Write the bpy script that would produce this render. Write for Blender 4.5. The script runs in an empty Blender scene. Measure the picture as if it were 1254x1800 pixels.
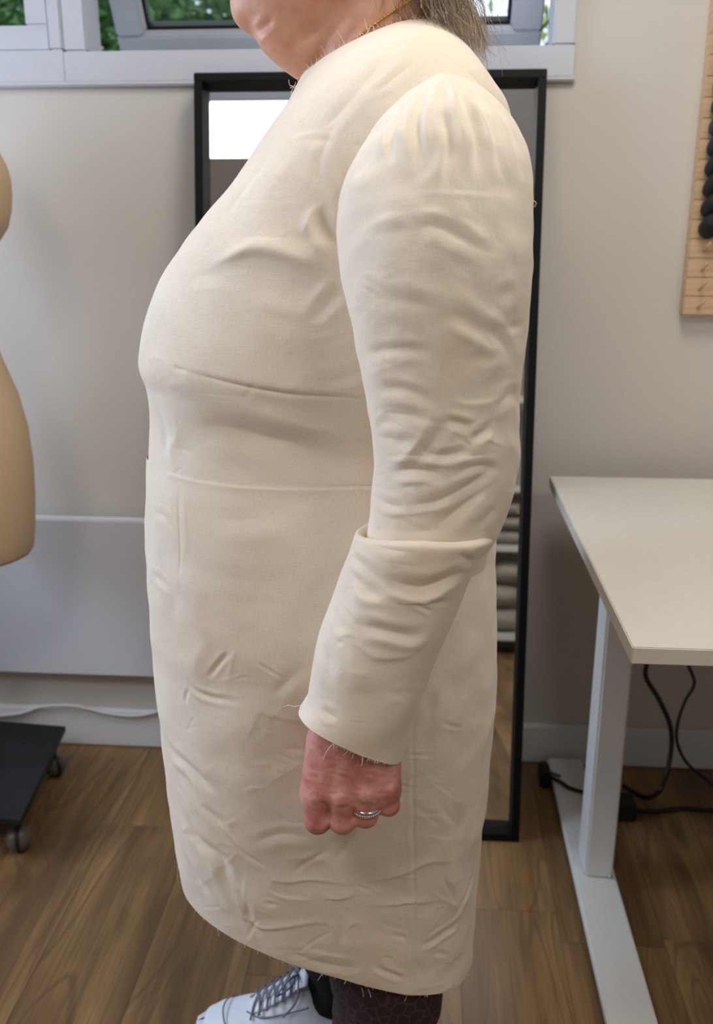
import bpy, bmesh, math, random
import numpy as np
from mathutils import Vector, Matrix
from mathutils.bvhtree import BVHTree

random.seed(7); rng = np.random.default_rng(7)
S = bpy.context.scene
COL = S.collection

# ------------------------------------------------------------------ camera
F, TH, PS, H = 1640.0, math.radians(17.1), math.radians(4.2), 1.22
FWD = np.array([-math.sin(PS)*math.cos(TH), math.cos(PS)*math.cos(TH), -math.sin(TH)])
RGT = np.array([math.cos(PS), math.sin(PS), 0.0])
UPV = np.cross(RGT, FWD)
EYE = np.array([0, 0, H])
cam_d = bpy.data.cameras.new('camera'); cam = bpy.data.objects.new('camera', cam_d); COL.objects.link(cam)
cam.location = EYE
cam.rotation_euler = (math.pi/2 - TH, 0, PS)
cam_d.sensor_fit = 'HORIZONTAL'; cam_d.sensor_width = 36; cam_d.lens = F/1254*36
cam_d.clip_start = .02
cam_d.dof.use_dof = True; cam_d.dof.focus_distance = 1.0; cam_d.dof.aperture_fstop = 8.0
S.camera = cam

# ------------------------------------------------------------------ sky, daylight, exposure
wd = bpy.data.worlds.new('world'); S.world = wd; wd.use_nodes = True
bg = wd.node_tree.nodes['Background']; bg.inputs[0].default_value = (.72, .86, 1, 1); bg.inputs[1].default_value = 1.9
S.view_settings.view_transform = 'Standard'; S.view_settings.look = 'None'
S.view_settings.gamma = 1; S.view_settings.use_curve_mapping = False
S.view_settings.exposure = -0.14

def area(name, loc, rot, sx, sy, power, col):
    d = bpy.data.lights.new(name, 'AREA'); d.shape = 'RECTANGLE'; d.size = sx; d.size_y = sy; d.energy = power; d.color = col
    o = bpy.data.objects.new(name, d); COL.objects.link(o); o.location = loc; o.rotation_euler = rot
    return o
# daylight that comes in at the window of the left wall
area('daylight', (-2.55, 1.15, 1.55), (0, -math.pi/2, 0), 1.2, 1.2, 66, (.64, .78, 1.0))
PANEL_POWER = 9.0
PANEL_COLOUR = (1.0, .93, .835)

def ray(x, y): return FWD + RGT*(x-627)/F - UPV*(y-900)/F
def P(x, y, Y):
    d = ray(x, y); return EYE + d*Y/d[1]
def PZ(x, y, Z):
    d = ray(x, y); return EYE + d*(Z-H)/d[2]
def proj(p):
    v = np.asarray(p) - EYE; z = v @ FWD
    return 627 + F*(v @ RGT)/z, 900 - F*(v @ UPV)/z

# ------------------------------------------------------------------ materials
def lin(c): return tuple(((v/255/12.92) if v/255 <= .04045 else ((v/255+.055)/1.055)**2.4) for v in c)
class NT:
    def __init__(s, name):
        s.m = bpy.data.materials.new(name); s.m.use_nodes = True
        s.t = s.m.node_tree; s.b = s.t.nodes['Principled BSDF']; s.out = s.t.nodes['Material Output']
    def n(s, typ, **kw):
        o = s.t.nodes.new(typ)
        for k, v in kw.items():
            if k in o.inputs.keys(): o.inputs[k].default_value = v
            else: setattr(o, k, v)
        return o
    def l(s, a, b): s.t.links.new(a, b)
    def coords(s, scale=(1, 1, 1), kind='Object'):
        tc = s.n('ShaderNodeTexCoord'); mp = s.n('ShaderNodeMapping'); mp.inputs['Scale'].default_value = scale
        s.l(tc.outputs[kind], mp.inputs[0]); return mp.outputs[0]
    def ramp(s, fac, stops):
        r = s.n('ShaderNodeValToRGB'); e = r.color_ramp.elements
        while len(e) < len(stops): e.new(.5)
        for q, (p, c) in zip(e, stops): q.position = p; q.color = (*c, 1)
        s.l(fac, r.inputs[0]); return r.outputs[0]
    def mix(s, fac, a, b, mode='MIX'):
        m = s.n('ShaderNodeMix', data_type='RGBA', blend_type=mode)
        for i, v in ((0, fac), (6, a), (7, b)):
            if isinstance(v, (int, float)): m.inputs[i].default_value = v
            elif isinstance(v, tuple): m.inputs[i].default_value = (*v, 1)
            else: s.l(v, m.inputs[i])
        return m.outputs[2]
    def bump(s, h, strength, dist=.001, prev=None):
        b = s.n('ShaderNodeBump'); b.inputs['Strength'].default_value = strength; b.inputs['Distance'].default_value = dist
        s.l(h, b.inputs['Height'])
        if prev is not None: s.l(prev, b.inputs['Normal'])
        s.l(b.outputs[0], s.b.inputs['Normal']); return b.outputs[0]
    def base(s, c):
        if isinstance(c, tuple): s.b.inputs['Base Color'].default_value = (*c, 1)
        else: s.l(c, s.b.inputs['Base Color'])
    def set(s, **kw):
        for k, v in kw.items(): s.b.inputs[k.replace('_', ' ')].default_value = v
        return s

def simple(name, rgb, rough=.5, metal=0, noise=.06, nscale=30, bump=.05, **kw):
    t = NT(name); c = lin(rgb); co = t.coords()
    nz = t.n('ShaderNodeTexNoise', Scale=nscale, Detail=4.0); t.l(co, nz.inputs['Vector'])
    d = tuple(v*(1-noise) for v in c); b = tuple(min(1, v*(1+noise)) for v in c)
    t.base(t.ramp(nz.outputs['Fac'], [(.3, d), (.7, b)]))
    if bump: t.bump(nz.outputs['Fac'], bump, .002)
    t.set(Roughness=rough, Metallic=metal)
    for k, v in kw.items(): t.b.inputs[k.replace('_', ' ')].default_value = v
    return t.m

def mat_wall():
    t = NT('painted_wall'); co = t.coords(); c = lin((213, 207, 200))
    n1 = t.n('ShaderNodeTexNoise', Scale=2.2, Detail=3.0); t.l(co, n1.inputs['Vector'])
    t.base(t.ramp(n1.outputs['Fac'], [(.3, tuple(v*.96 for v in c)), (.7, c)]))
    n2 = t.n('ShaderNodeTexNoise', Scale=260, Detail=2.0); t.l(co, n2.inputs['Vector'])
    t.bump(n2.outputs['Fac'], .08, .001); t.set(Roughness=.7); return t.m

def mat_wood_floor():
    t = NT('oak_plank'); tc = t.n('ShaderNodeTexCoord'); oi = t.n('ShaderNodeObjectInfo')
    cb = t.n('ShaderNodeCombineXYZ'); mu = t.n('ShaderNodeMath', operation='MULTIPLY'); mu.inputs[1].default_value = 37.0
    t.l(oi.outputs['Random'], mu.inputs[0]); t.l(mu.outputs[0], cb.inputs[0]); t.l(mu.outputs[0], cb.inputs[1])
    ad = t.n('ShaderNodeVectorMath', operation='ADD'); t.l(tc.outputs['Object'], ad.inputs[0]); t.l(cb.outputs[0], ad.inputs[1])
    def mp(sc):
        m = t.n('ShaderNodeMapping'); m.inputs['Scale'].default_value = sc; t.l(ad.outputs[0], m.inputs[0]); return m.outputs[0]
    # cathedral rings: contours of a slow stretched noise
    a = t.n('ShaderNodeTexNoise', Scale=1.0, Detail=2.0, Distortion=.4); t.l(mp((7, 1.1, 1)), a.inputs['Vector'])
    m1 = t.n('ShaderNodeMath', operation='MULTIPLY'); m1.inputs[1].default_value = 19; t.l(a.outputs['Fac'], m1.inputs[0])
    fr = t.n('ShaderNodeMath', operation='FRACT'); t.l(m1.outputs[0], fr.inputs[0])
    pp = t.n('ShaderNodeMath', operation='PINGPONG'); pp.inputs[1].default_value = 1; t.l(m1.outputs[0], pp.inputs[0])
    fine = t.n('ShaderNodeTexNoise', Scale=1.0, Detail=6.0, Roughness=.65); t.l(mp((170, 5, 10)), fine.inputs['Vector'])
    broad = t.n('ShaderNodeTexNoise', Scale=1.0, Detail=3.0); t.l(mp((14, 1.6, 1)), broad.inputs['Vector'])
    c = t.ramp(broad.outputs['Fac'], [(.3, lin((92, 68, 44))), (.5, lin((136, 104, 66))), (.68, lin((164, 130, 84)))])
    c = t.mix(t.ramp(pp.outputs[0], [(0, (.6,)*3), (.3, (.05,)*3), (1, (.25,)*3)]), c, lin((88, 64, 42)))
    c = t.mix(t.ramp(fine.outputs['Fac'], [(.35, (.5,)*3), (.62, (0,)*3)]), c, lin((86, 62, 40)))
    kn = t.n('ShaderNodeTexVoronoi', Scale=1.0); t.l(mp((4.6, 1.25, 1)), kn.inputs['Vector'])
    c = t.mix(t.ramp(kn.outputs['Distance'], [(.0, (.85,)*3), (.045, (.6,)*3), (.10, (0,)*3)]), c, lin((62, 42, 30)))
    hs = t.n('ShaderNodeHueSaturation'); mr = t.n('ShaderNodeMapRange'); mr.inputs[3].default_value = .93; mr.inputs[4].default_value = 1.07
    t.l(oi.outputs['Random'], mr.inputs[0]); t.l(mr.outputs[0], hs.inputs['Value']); t.l(c, hs.inputs['Color'])
    t.base(hs.outputs[0]); t.bump(fine.outputs['Fac'], .12, .0008); t.set(Roughness=.42); return t.m

def mat_calico():
    """unbleached calico: cream plain weave with slubs, specks and fine crumpling"""
    t = NT('calico'); c = lin((240, 226, 208))
    tc = t.n('ShaderNodeTexCoord')
    def mp(sc):
        m = t.n('ShaderNodeMapping'); m.inputs['Scale'].default_value = sc; t.l(tc.outputs['UV'], m.inputs[0]); return m.outputs[0]
    warp = t.n('ShaderNodeTexNoise', Scale=1.0, Detail=3.0); t.l(mp((1400, 45, 1)), warp.inputs['Vector'])
    weft = t.n('ShaderNodeTexNoise', Scale=1.0, Detail=3.0); t.l(mp((45, 1400, 1)), weft.inputs['Vector'])
    weave = t.mix(.5, warp.outputs['Fac'], weft.outputs['Fac'])
    big = t.n('ShaderNodeTexNoise', Scale=9.0, Detail=3.0); t.l(tc.outputs['Object'], big.inputs['Vector'])
    col = t.ramp(big.outputs['Fac'], [(.3, lin((239, 223, 203))), (.7, lin((242, 229, 213)))])
    col = t.mix(t.ramp(weave, [(.36, (.32,)*3), (.52, (0,)*3)]), col, lin((190, 172, 148)))
    sp = t.n('ShaderNodeTexVoronoi', Scale=60.0); t.l(tc.outputs['Object'], sp.inputs['Vector'])
    col = t.mix(t.ramp(sp.outputs['Distance'], [(.0, (.6,)*3), (.035, (0,)*3)]), col, lin((150, 120, 85)))
    t.base(col)
    cr = t.n('ShaderNodeTexNoise', Scale=34.0, Detail=4.0, Distortion=.6); t.l(tc.outputs['Object'], cr.inputs['Vector'])
    b1 = t.bump(cr.outputs['Fac'], .22, .004)
    t.bump(weave, .35, .0009, b1)
    t.set(Roughness=.85); t.b.inputs['Sheen Weight'].default_value = .15
    t.b.inputs['Specular IOR Level'].default_value = .2
    return t.m

def mat_skin():
    t = NT('skin'); tc = t.n('ShaderNodeTexCoord'); sx = t.n('ShaderNodeSeparateXYZ'); t.l(tc.outputs['Object'], sx.inputs[0])
    n1 = t.n('ShaderNodeTexNoise', Scale=45.0, Detail=5.0); t.l(tc.outputs['Object'], n1.inputs['Vector'])
    n0 = t.n('ShaderNodeTexNoise', Scale=140.0, Detail=3.0); t.l(tc.outputs['Object'], n0.inputs['Vector'])
    face = t.ramp(n1.outputs['Fac'], [(.3, lin((208, 148, 121))), (.7, lin((224, 171, 143)))])
    hand = t.ramp(n1.outputs['Fac'], [(.28, lin((178, 104, 97))), (.5, lin((203, 136, 125))), (.72, lin((218, 160, 147)))])
    mr = t.n('ShaderNodeMapRange'); mr.inputs[1].default_value = .8; mr.inputs[2].default_value = 1.1; t.l(sx.outputs['Z'], mr.inputs[0])
    c = t.mix(mr.outputs[0], hand, face)
    vo = t.n('ShaderNodeTexVoronoi', Scale=70.0, Randomness=1.0); t.l(tc.outputs['Object'], vo.inputs['Vector'])
    c2 = t.mix(t.ramp(vo.outputs['Distance'], [(.06, (.4,)*3), (.16, (0,)*3)]), c, lin((150, 88, 72))); c = t.mix(mr.outputs[0], c2, c)
    t.base(c)
    vl = t.n('ShaderNodeTexVoronoi', Scale=420.0, feature='DISTANCE_TO_EDGE'); t.l(tc.outputs['Object'], vl.inputs['Vector'])
    b = t.bump(n0.outputs['Fac'], .3, .0016); t.bump(vl.outputs['Distance'], .12, .0006, b)
    t.set(Roughness=.5); t.b.inputs['Subsurface Weight'].default_value = .12; t.b.inputs['Subsurface Radius'].default_value = (.012, .004, .002)
    t.b.inputs['Subsurface Scale'].default_value = .4
    return t.m

def mat_leopard():
    t = NT('burgundy_leopard_jersey'); co = t.coords()
    v = t.n('ShaderNodeTexVoronoi', Scale=62.0, feature='DISTANCE_TO_EDGE'); n = t.n('ShaderNodeTexNoise', Scale=30.0, Detail=2.0)
    w = t.n('ShaderNodeVectorMath', operation='ADD'); t.l(co, w.inputs[0]); sc = t.n('ShaderNodeVectorMath', operation='SCALE'); sc.inputs['Scale'].default_value = .012
    t.l(co, n.inputs['Vector']); t.l(n.outputs['Color'], sc.inputs[0]); t.l(sc.outputs[0], w.inputs[1]); t.l(w.outputs[0], v.inputs['Vector'])
    t.base(t.ramp(v.outputs['Distance'], [(.0, lin((70, 46, 54))), (.04, lin((62, 40, 47))), (.1, lin((38, 23, 29)))]))
    t.set(Roughness=.8); return t.m

def mat_leaf(name, a, b):
    t = NT(name); oi = t.n('ShaderNodeTexNoise', Scale=5.0, Detail=3.0); t.l(t.coords(), oi.inputs['Vector'])
    t.base(t.ramp(oi.outputs['Fac'], [(.3, lin(a)), (.7, lin(b))])); t.set(Roughness=.45)
    return t.m

def mat_glass():
    t = NT('pane_glass'); t.t.nodes.remove(t.b)
    tr = t.n('ShaderNodeBsdfTransparent'); gl = t.n('ShaderNodeBsdfGlossy'); gl.inputs['Roughness'].default_value = .02
    fr = t.n('ShaderNodeFresnel', IOR=1.35); mx = t.n('ShaderNodeMixShader')
    t.l(fr.outputs[0], mx.inputs[0]); t.l(tr.outputs[0], mx.inputs[1]); t.l(gl.outputs[0], mx.inputs[2]); t.l(mx.outputs[0], t.out.inputs[0]); return t.m

def mat_emit(name, c, s):
    t = NT(name); t.base(c); t.b.inputs['Emission Color'].default_value = (*c, 1); t.b.inputs['Emission Strength'].default_value = s; return t.m

def mat_wood_pale():
    t = NT('birch_wood'); co = t.coords((3, 3, 60)); n = t.n('ShaderNodeTexNoise', Scale=2.0, Detail=5.0); t.l(co, n.inputs['Vector'])
    t.base(t.ramp(n.outputs['Fac'], [(.3, lin((196, 160, 122))), (.7, lin((218, 186, 150)))])); t.set(Roughness=.55); return t.m

M = dict(
    wall=mat_wall(), floor=mat_wood_floor(), calico=mat_calico(), skin=mat_skin(), leopard=mat_leopard(), glass=mat_glass(),
    pvc=simple('white_pvc', (206, 208, 216), .35, bump=.01, noise=.02), pvc_gasket=simple('black_gasket', (24, 24, 28), .6),
    sash=simple('shaded_pvc_sash', (196, 202, 214), .38, bump=.01, noise=.02),  # white plastic toned greyer and bluer for the shade on the open sash
    board=simple('white_baseboard', (226, 226, 228), .5, noise=.02, bump=.02),
    heater=simple('white_heater_enamel', (214, 217, 224), .35, noise=.02, nscale=4, bump=.01),
    black=simple('black_frame_lacquer', (8, 9, 12), .55, noise=.1, Specular_IOR_Level=.2), mirror=NT('mirror_silver').set(Metallic=1.0, Roughness=.01).m,
    desk=simple('white_desk_laminate', (220, 215, 205), .42, noise=.02, nscale=60, bump=.02), desk_metal=simple('white_powder_coat', (222, 222, 220), .4, noise=.03, nscale=200, bump=.04),
    cable=simple('black_rubber', (16, 16, 18), .5), cable_white=simple('white_cable_sheath', (206, 204, 200), .5),
    linen=simple('linen_dress_form', (210, 181, 146), .85, noise=.05, nscale=300, bump=.2), caster_grey=simple('worn_grey_plastic', (92, 84, 80), .4, noise=.15),
    plate=simple('black_painted_plate', (20, 21, 25), .5, noise=.25, nscale=18), steel=simple('steel', (190, 190, 192), .3, 1.0),
    gold=simple('gold_chain', (224, 168, 92), .28, 1.0, bump=0), silver=simple('silver_ring', (214, 210, 206), .2, 1.0, bump=0), gem=simple('clear_stone', (235, 238, 242), .08, 0, bump=0),
    birch=mat_wood_pale(), thread_black=simple('black_thread', (12, 12, 14), .7, noise=.3, nscale=400, bump=.4), thread_grey=simple('charcoal_thread', (52, 53, 58), .7, noise=.3, nscale=400, bump=.4),
    thread_navy=simple('navy_thread', (22, 24, 40), .7, noise=.3, nscale=400, bump=.4), thread_white=simple('white_thread', (225, 225, 225), .7), core=simple('spool_plastic', (60, 60, 64), .5),
    shoe=simple('white_leather', (226, 232, 246), .5, noise=.03, nscale=150, bump=.1), sole=simple('white_rubber', (214, 220, 232), .55, noise=.03), lace=simple('grey_lace', (128, 130, 142), .8),
    sock=simple('black_sock', (12, 12, 14), .95, noise=.2, nscale=500, bump=.4), hair=simple('greying_brown_hair', (140, 118, 94), .42, noise=.3, nscale=60, bump=0),
    hair_dark=simple('brown_hair', (104, 80, 58), .45, noise=.3, nscale=60, bump=0), hair_pale=simple('grey_hair', (178, 164, 146), .4, noise=.2, nscale=60, bump=0),
    yarn=simple('calico_thread', (244, 230, 208), .9, bump=0), eye=simple('eye_white', (225, 220, 215), .2, bump=0),
    grass=simple('lawn', (70, 98, 46), .9, noise=.4, nscale=8), bark=simple('bark', (84, 68, 54), .9, noise=.3, nscale=12, bump=.5),
    leaf=mat_leaf('dark_leaf', (30, 66, 22), (74, 122, 44)), leaf_light=mat_leaf('bright_leaf', (120, 140, 40), (190, 196, 90)), leaf_mid=mat_leaf('mid_leaf', (46, 90, 32), (108, 150, 62)),
    lit=mat_emit('led_diffuser', (1, .97, .92), 6.0), shelf=simple('white_shelf', (222, 220, 214), .5, noise=.03), cloth_grey=simple('folded_grey_cloth', (170, 164, 152), .9, noise=.15),
    dimmed_wall=simple('dimmed_wall_paint', (190, 187, 182), .8, noise=.03, nscale=3),  # invented darker tone for front and right walls, cuts their bounced light
    ceiling=simple('white_ceiling', (236, 235, 233), .8, noise=.02),
)

# ------------------------------------------------------------------ mesh helpers
def link(o, parent=None):
    COL.objects.link(o)
    if parent is not None: o.parent = parent
    return o
class MB:
    def __init__(s): s.v = []; s.f = []; s.uv = None
    def add(s, v, f):
        k = len(s.v); s.v += [tuple(map(float, p)) for p in v]; s.f += [tuple(i+k for i in q) for q in f]; return s
    def box(s, a, b, bev=0):
        a = np.minimum(a, b), np.maximum(a, b); lo, hi = a
        bm = bmesh.new(); bmesh.ops.create_cube(bm, size=1)
        for v in bm.verts: v.co = Vector((lo[i]+(v.co[i]+.5)*(hi[i]-lo[i]) for i in range(3)))
        if bev: bmesh.ops.bevel(bm, geom=bm.edges[:], offset=bev, segments=2, affect='EDGES')
        bm.verts.index_update(); s.add([v.co[:] for v in bm.verts], [[v.index for v in f.verts] for f in bm.faces]); bm.free(); return s
    def rings(s, R, cap=True, closed=True):
        R = [np.asarray(r) for r in R]; n = len(R[0]); k = len(s.v)
        for r in R: s.v += [tuple(map(float, p)) for p in r]
        for i in range(len(R)-1):
            for j in range(n if closed else n-1):
                a, b = k+i*n+j, k+i*n+(j+1) % n; s.f.append((a, b, b+n, a+n))
        if cap:
            s.f.append(tuple(range(k+n-1, k-1, -1))); e = k+(len(R)-1)*n; s.f.append(tuple(range(e, e+n)))
        return s
    def tube(s, pts, r, n=8, cap=True):
        pts = np.asarray(pts, float); R = []; r = np.broadcast_to(r, len(pts)); u = None
        for i, p in enumerate(pts):
            t = pts[min(i+1, len(pts)-1)] - pts[max(i-1, 0)]; t /= np.linalg.norm(t)+1e-12
            if u is None: u = np.cross(t, (0, 0, 1) if abs(t[2]) < .9 else (1, 0, 0))
            u = u - t*(u @ t); u /= np.linalg.norm(u)+1e-12; w = np.cross(t, u)
            a = np.arange(n)*2*math.pi/n; R.append(p + r[i]*(np.cos(a)[:, None]*u + np.sin(a)[:, None]*w))
        return s.rings(R, cap)
    def lathe(s, prof, n=20, c=(0, 0, 0), axis=(0, 0, 1)):
        ax = Vector(axis).normalized(); q = Vector((0, 0, 1)).rotation_difference(ax); R = []
        for r, h in prof:
            R.append([np.array(q @ Vector((r*math.cos(a), r*math.sin(a), h))) + np.asarray(c) for a in np.arange(n)*2*math.pi/n])
        return s.rings(R)
    def sphere(s, c, r, n=12, m=8):
        r = np.broadcast_to(r, 3); R = []
        for i in range(m+1):
            t = math.pi*min(max(i/m, .01), .99)
            R.append([(c[0]+r[0]*math.sin(t)*math.cos(a), c[1]+r[1]*math.sin(t)*math.sin(a), c[2]+r[2]*math.cos(t)) for a in np.arange(n)*2*math.pi/n][::-1])
        return s.rings(R)
    def build(s, name, m, parent=None, smooth=False, auto=None):
        me = bpy.data.meshes.new(name); me.from_pydata(s.v, [], s.f)
        bm = bmesh.new(); bm.from_mesh(me); bmesh.ops.recalc_face_normals(bm, faces=bm.faces); bm.to_mesh(me); bm.free()
        if smooth: me.polygons.foreach_set('use_smooth', [True]*len(me.polygons))
        if auto: me.polygons.foreach_set('use_smooth', [True]*len(me.polygons)); me.set_sharp_from_angle(angle=math.radians(auto))
        me.materials.append(m); return link(bpy.data.objects.new(name, me), parent)
def grid_obj(name, V, closed, m, parent, uvscale=(1, 1)):
    """V: (rows, cols, 3) lofted cloth, with UVs in metres"""
    r, c, _ = V.shape; ii, jj = np.meshgrid(np.arange(r-1), np.arange(c if closed else c-1), indexing='ij')
    a = ii*c+jj; b = ii*c+(jj+1) % c; Fc = np.stack([a, b, b+c, a+c], -1).reshape(-1, 4)
    me = bpy.data.meshes.new(name); me.vertices.add(r*c); me.vertices.foreach_set('co', V.reshape(-1).astype(np.float32))
    me.loops.add(Fc.size); me.loops.foreach_set('vertex_index', Fc.reshape(-1).astype(np.int32))
    me.polygons.add(len(Fc)); me.polygons.foreach_set('loop_start', np.arange(0, Fc.size, 4, dtype=np.int32))
    me.update(calc_edges=True); me.polygons.foreach_set('use_smooth', [True]*len(Fc))
    su = np.stack([jj, jj+1, jj+1, jj], -1)/c*uvscale[0]; sv = np.stack([ii, ii, ii+1, ii+1], -1)/r*uvscale[1]
    uv = me.uv_layers.new(name='UVMap'); uv.data.foreach_set('uv', np.stack([su, sv], -1).reshape(-1).astype(np.float32))
    me.materials.append(m); me.validate(); return link(bpy.data.objects.new(name, me), parent)
def empty(name, loc=(0, 0, 0), parent=None):
    o = bpy.data.objects.new(name, None); o.empty_display_size = .05; link(o, parent); o.location = loc; return o
def tag(o, label, cat, group=None):
    o['label'] = label; o['category'] = cat
    if group: o['group'] = group
    return o
def struct(o): o['kind'] = 'structure'; return o
def stuff(o): o['kind'] = 'stuff'; return o
def keep(o, parent):          # parent while the child's vertices stay in world coordinates
    o.parent = parent; o.matrix_parent_inverse = Matrix.Translation(parent.location).inverted(); return o
def curve3(pts, n=40):
    pts = np.asarray(pts, float); k = len(pts); t = np.linspace(0, k-1, n); out = []
    for u in t:
        i = min(int(u), k-2); f = u-i; p0, p1, p2, p3 = pts[max(i-1, 0)], pts[i], pts[i+1], pts[min(i+2, k-1)]
        out.append(.5*((2*p1)+(-p0+p2)*f+(2*p0-5*p1+4*p2-p3)*f*f+(-p0+3*p1-3*p2+p3)*f**3))
    return np.array(out)

# ------------------------------------------------------------------ the room
WY = 1.98; XL, XR, YB, CZ = -2.4, 2.4, -2.2, 2.5
WX0, WX1, WZ0, WZ1 = -1.75, .270, 1.490, 1.86       # window band in the back wall
w = MB(); w.box((XL, WY, 0), (XR, WY+.2, WZ0)); w.box((XL, WY, WZ1), (XR, WY+.2, CZ)); w.box((WX1, WY, WZ0), (XR, WY+.2, WZ1)); w.box((XL, WY, WZ0), (WX0, WY+.2, WZ1))
struct(w.build('wall_back', M['wall']))
struct(MB().box((XR, YB, 0), (XR+.1, WY, CZ)).build('wall_right', M['dimmed_wall']))
w = MB(); w.box((XL-.1, YB, 0), (XL, WY, .95)); w.box((XL-.1, YB, 2.15), (XL, WY, CZ)); w.box((XL-.1, YB, .95), (XL, .55, 2.15)); w.box((XL-.1, 1.75, .95), (XL, WY, 2.15))
struct(w.build('wall_left', M['wall']))
struct(MB().box((XL-.1, YB-.1, 0), (XR+.1, YB, CZ)).build('wall_front', M['dimmed_wall']))
struct(MB().box((XL-.1, YB-.1, CZ), (XR+.1, WY+.2, CZ+.1)).build('ceiling', M['ceiling']))
floor = struct(MB().box((XL-.1, YB-.1, -.06), (XR+.1, WY+.2, -.009)).build('floor', M['bark']))
# planks, each one an object; the seams run towards the back wall
PW, PL = .182, 1.22
pm = MB().box((0, 0, -.009), (PW-.0004, PL-.0004, 0), .0003).build('plank', M['floor'], floor)
mesh_full = pm.data; first = pm
x0 = .2645 - PW*15; row = 0
offs = [0, .41, .83, .2, .62, 1.03, .33]
cut_cache = {}
while x0 < XR:
    y = YB - PL + (offs[row % 7]) ; 
    if row == 15: y = 1.385 - PL*4
    if row == 16: y = 1.385 - PL*4 + .02
    if row == 17: y = 1.20 - PL*4
    while y < WY:
        a, b = max(y, YB), min(y+PL, WY)
        if b-a > .02:
            if b-a > PL-1e-6: me = mesh_full
            else:
                key = round(b-a, 3)
                if key not in cut_cache:
                    q = MB().box((0, 0, -.009), (PW-.0004, b-a-.0004, 0), .0003).build('plank', M['floor'], floor); cut_cache[key] = q.data; bpy.data.objects.remove(q)
                me = cut_cache[key]
            if first is not None: o = first; first = None; o.data = me
            else: o = bpy.data.objects.new('plank', me); link(o, floor)
            o.location = (x0, a, 0)
        y += PL
    x0 += PW; row += 1
# baseboards
def baseboard(name, a, b):
    bb = MB().box(a, b, .004); return struct(bb.build(name, M['board']))
baseboard('baseboard_back', (XL, WY-.014, 0), (XR, WY, .100))
baseboard('baseboard_left', (XL, YB, 0), (XL+.014, WY-.014, .1)); baseboard('baseboard_right', (XR-.014, YB, 0), (XR, WY-.014, .1))

# ------------------------------------------------------------------ windows in the back wall
def frame_boxes(x0, x1, z0, z1, y0, y1, wd, bev=.003):
    m = MB(); m.box((x0, y0, z0), (x1, y1, z0+wd), bev); m.box((x0, y0, z1-wd), (x1, y1, z1), bev); m.box((x0, y0, z0+wd), (x0+wd, y1, z1-wd), bev); m.box((x1-wd, y0, z0+wd), (x1, y1, z1-wd), bev); return m
mull = -.722                                            # middle of the post between the two windows
def window(n, x0, x1):
    r = struct(empty('window_%d' % n, ((x0+x1)/2, WY, WZ0))); return r
w1 = window(1, WX0, mull); w2 = window(2, mull, WX1)
def kid(o, p): return keep(o, p)
fb = MB(); fb.box((WX0, 1.966, WZ0), (mull, 2.06, 1.548), .0012); fb.box((WX0, 1.966, 1.80), (mull, 2.06, WZ1), .004); fb.box((mull-.028, 1.968, 1.548), (mull, 2.06, 1.80), .004); fb.box((WX0, 1.968, 1.548), (WX0+.05, 2.06, 1.80), .004)
kid(fb.build('window_frame', M['pvc']), w1)
sx0, sx1 = WX0+.05, mull-.028
kid(frame_boxes(sx0, sx1, 1.548, 1.80, 1.974, 2.03, .046).build('fixed_sash', M['pvc']), w1)
g = frame_boxes(sx0+.043, sx1-.043, 1.591, 1.757, 1.986, 2.01, .006); kid(g.build('gasket', M['pvc_gasket']), w1)
kid(MB().box((sx0+.046, 1.996, 1.594), (sx1-.046, 2.000, 1.754)).build('pane', M['glass']), w1)
fb = MB(); fb.box((mull, 1.966, WZ0), (WX1, 2.06, 1.545), .0012); fb.box((mull, 1.966, 1.82), (WX1, 2.06, WZ1), .004); fb.box((mull, 1.968, 1.545), (mull+.048, 2.06, 1.82), .004); fb.box((WX1-.042, 1.968, 1.545), (WX1, 2.06, 1.82), .004)
fb.box((mull+.046, 2.05, 1.53), (WX1-.04, 2.09, 1.552), .003)
kid(fb.build('window_frame', M['pvc']), w2)
kid(MB().box((WX0-.01, 1.9665, WZ0-.008), (WX1+.004, 1.98, WZ0+.004), .003).build('lower_bead', M['pvc']), w2)
# top-hung sash pushed open at the bottom
hx0, hx1 = P(220, 85, 2.2)[0], P(947, 76, 2.2)[0]
hb = np.array([2.20, 1.568]); ht = np.array([2.03, 1.835]); hv = (ht-hb)/np.linalg.norm(ht-hb); hn = np.array([-hv[1], hv[0]]); hl = np.linalg.norm(ht-hb)
def hung(m):          # local (x, depth, up the sash) -> world
    m.v = [(x, *(hb + hv*z + hn*(-y))) for x, y, z in m.v]; return m
kid(hung(frame_boxes(hx0, hx1, 0, hl, -.03, .03, .058, .004)).build('open_sash', M['sash']), w2)
kid(hung(frame_boxes(hx0+.05, hx1-.05, .05, hl-.05, -.018, .022, .014)).build('glazing_bead', M['pvc']), w2)
kid(hung(frame_boxes(hx0+.062, hx1-.062, .062, hl-.062, -.012, .02, .008)).build('gasket', M['pvc_gasket']), w2)
kid(hung(frame_boxes(hx0-.006, hx1+.006, -.006, hl, .022, .034, .012)).build('outer_gasket', M['pvc_gasket']), w2)
kid(hung(MB().box((hx0+.066, -.002, .066), (hx1-.066, .002, hl-.066))).build('pane', M['glass']), w2)
kid(MB().tube([(hx1+.008, 2.02, 1.60), (hx1+.01, 2.12, 1.615), (hx1-.01, 2.185, 1.60)], .004, 6).build('stay', M['steel']), w2)
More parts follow.
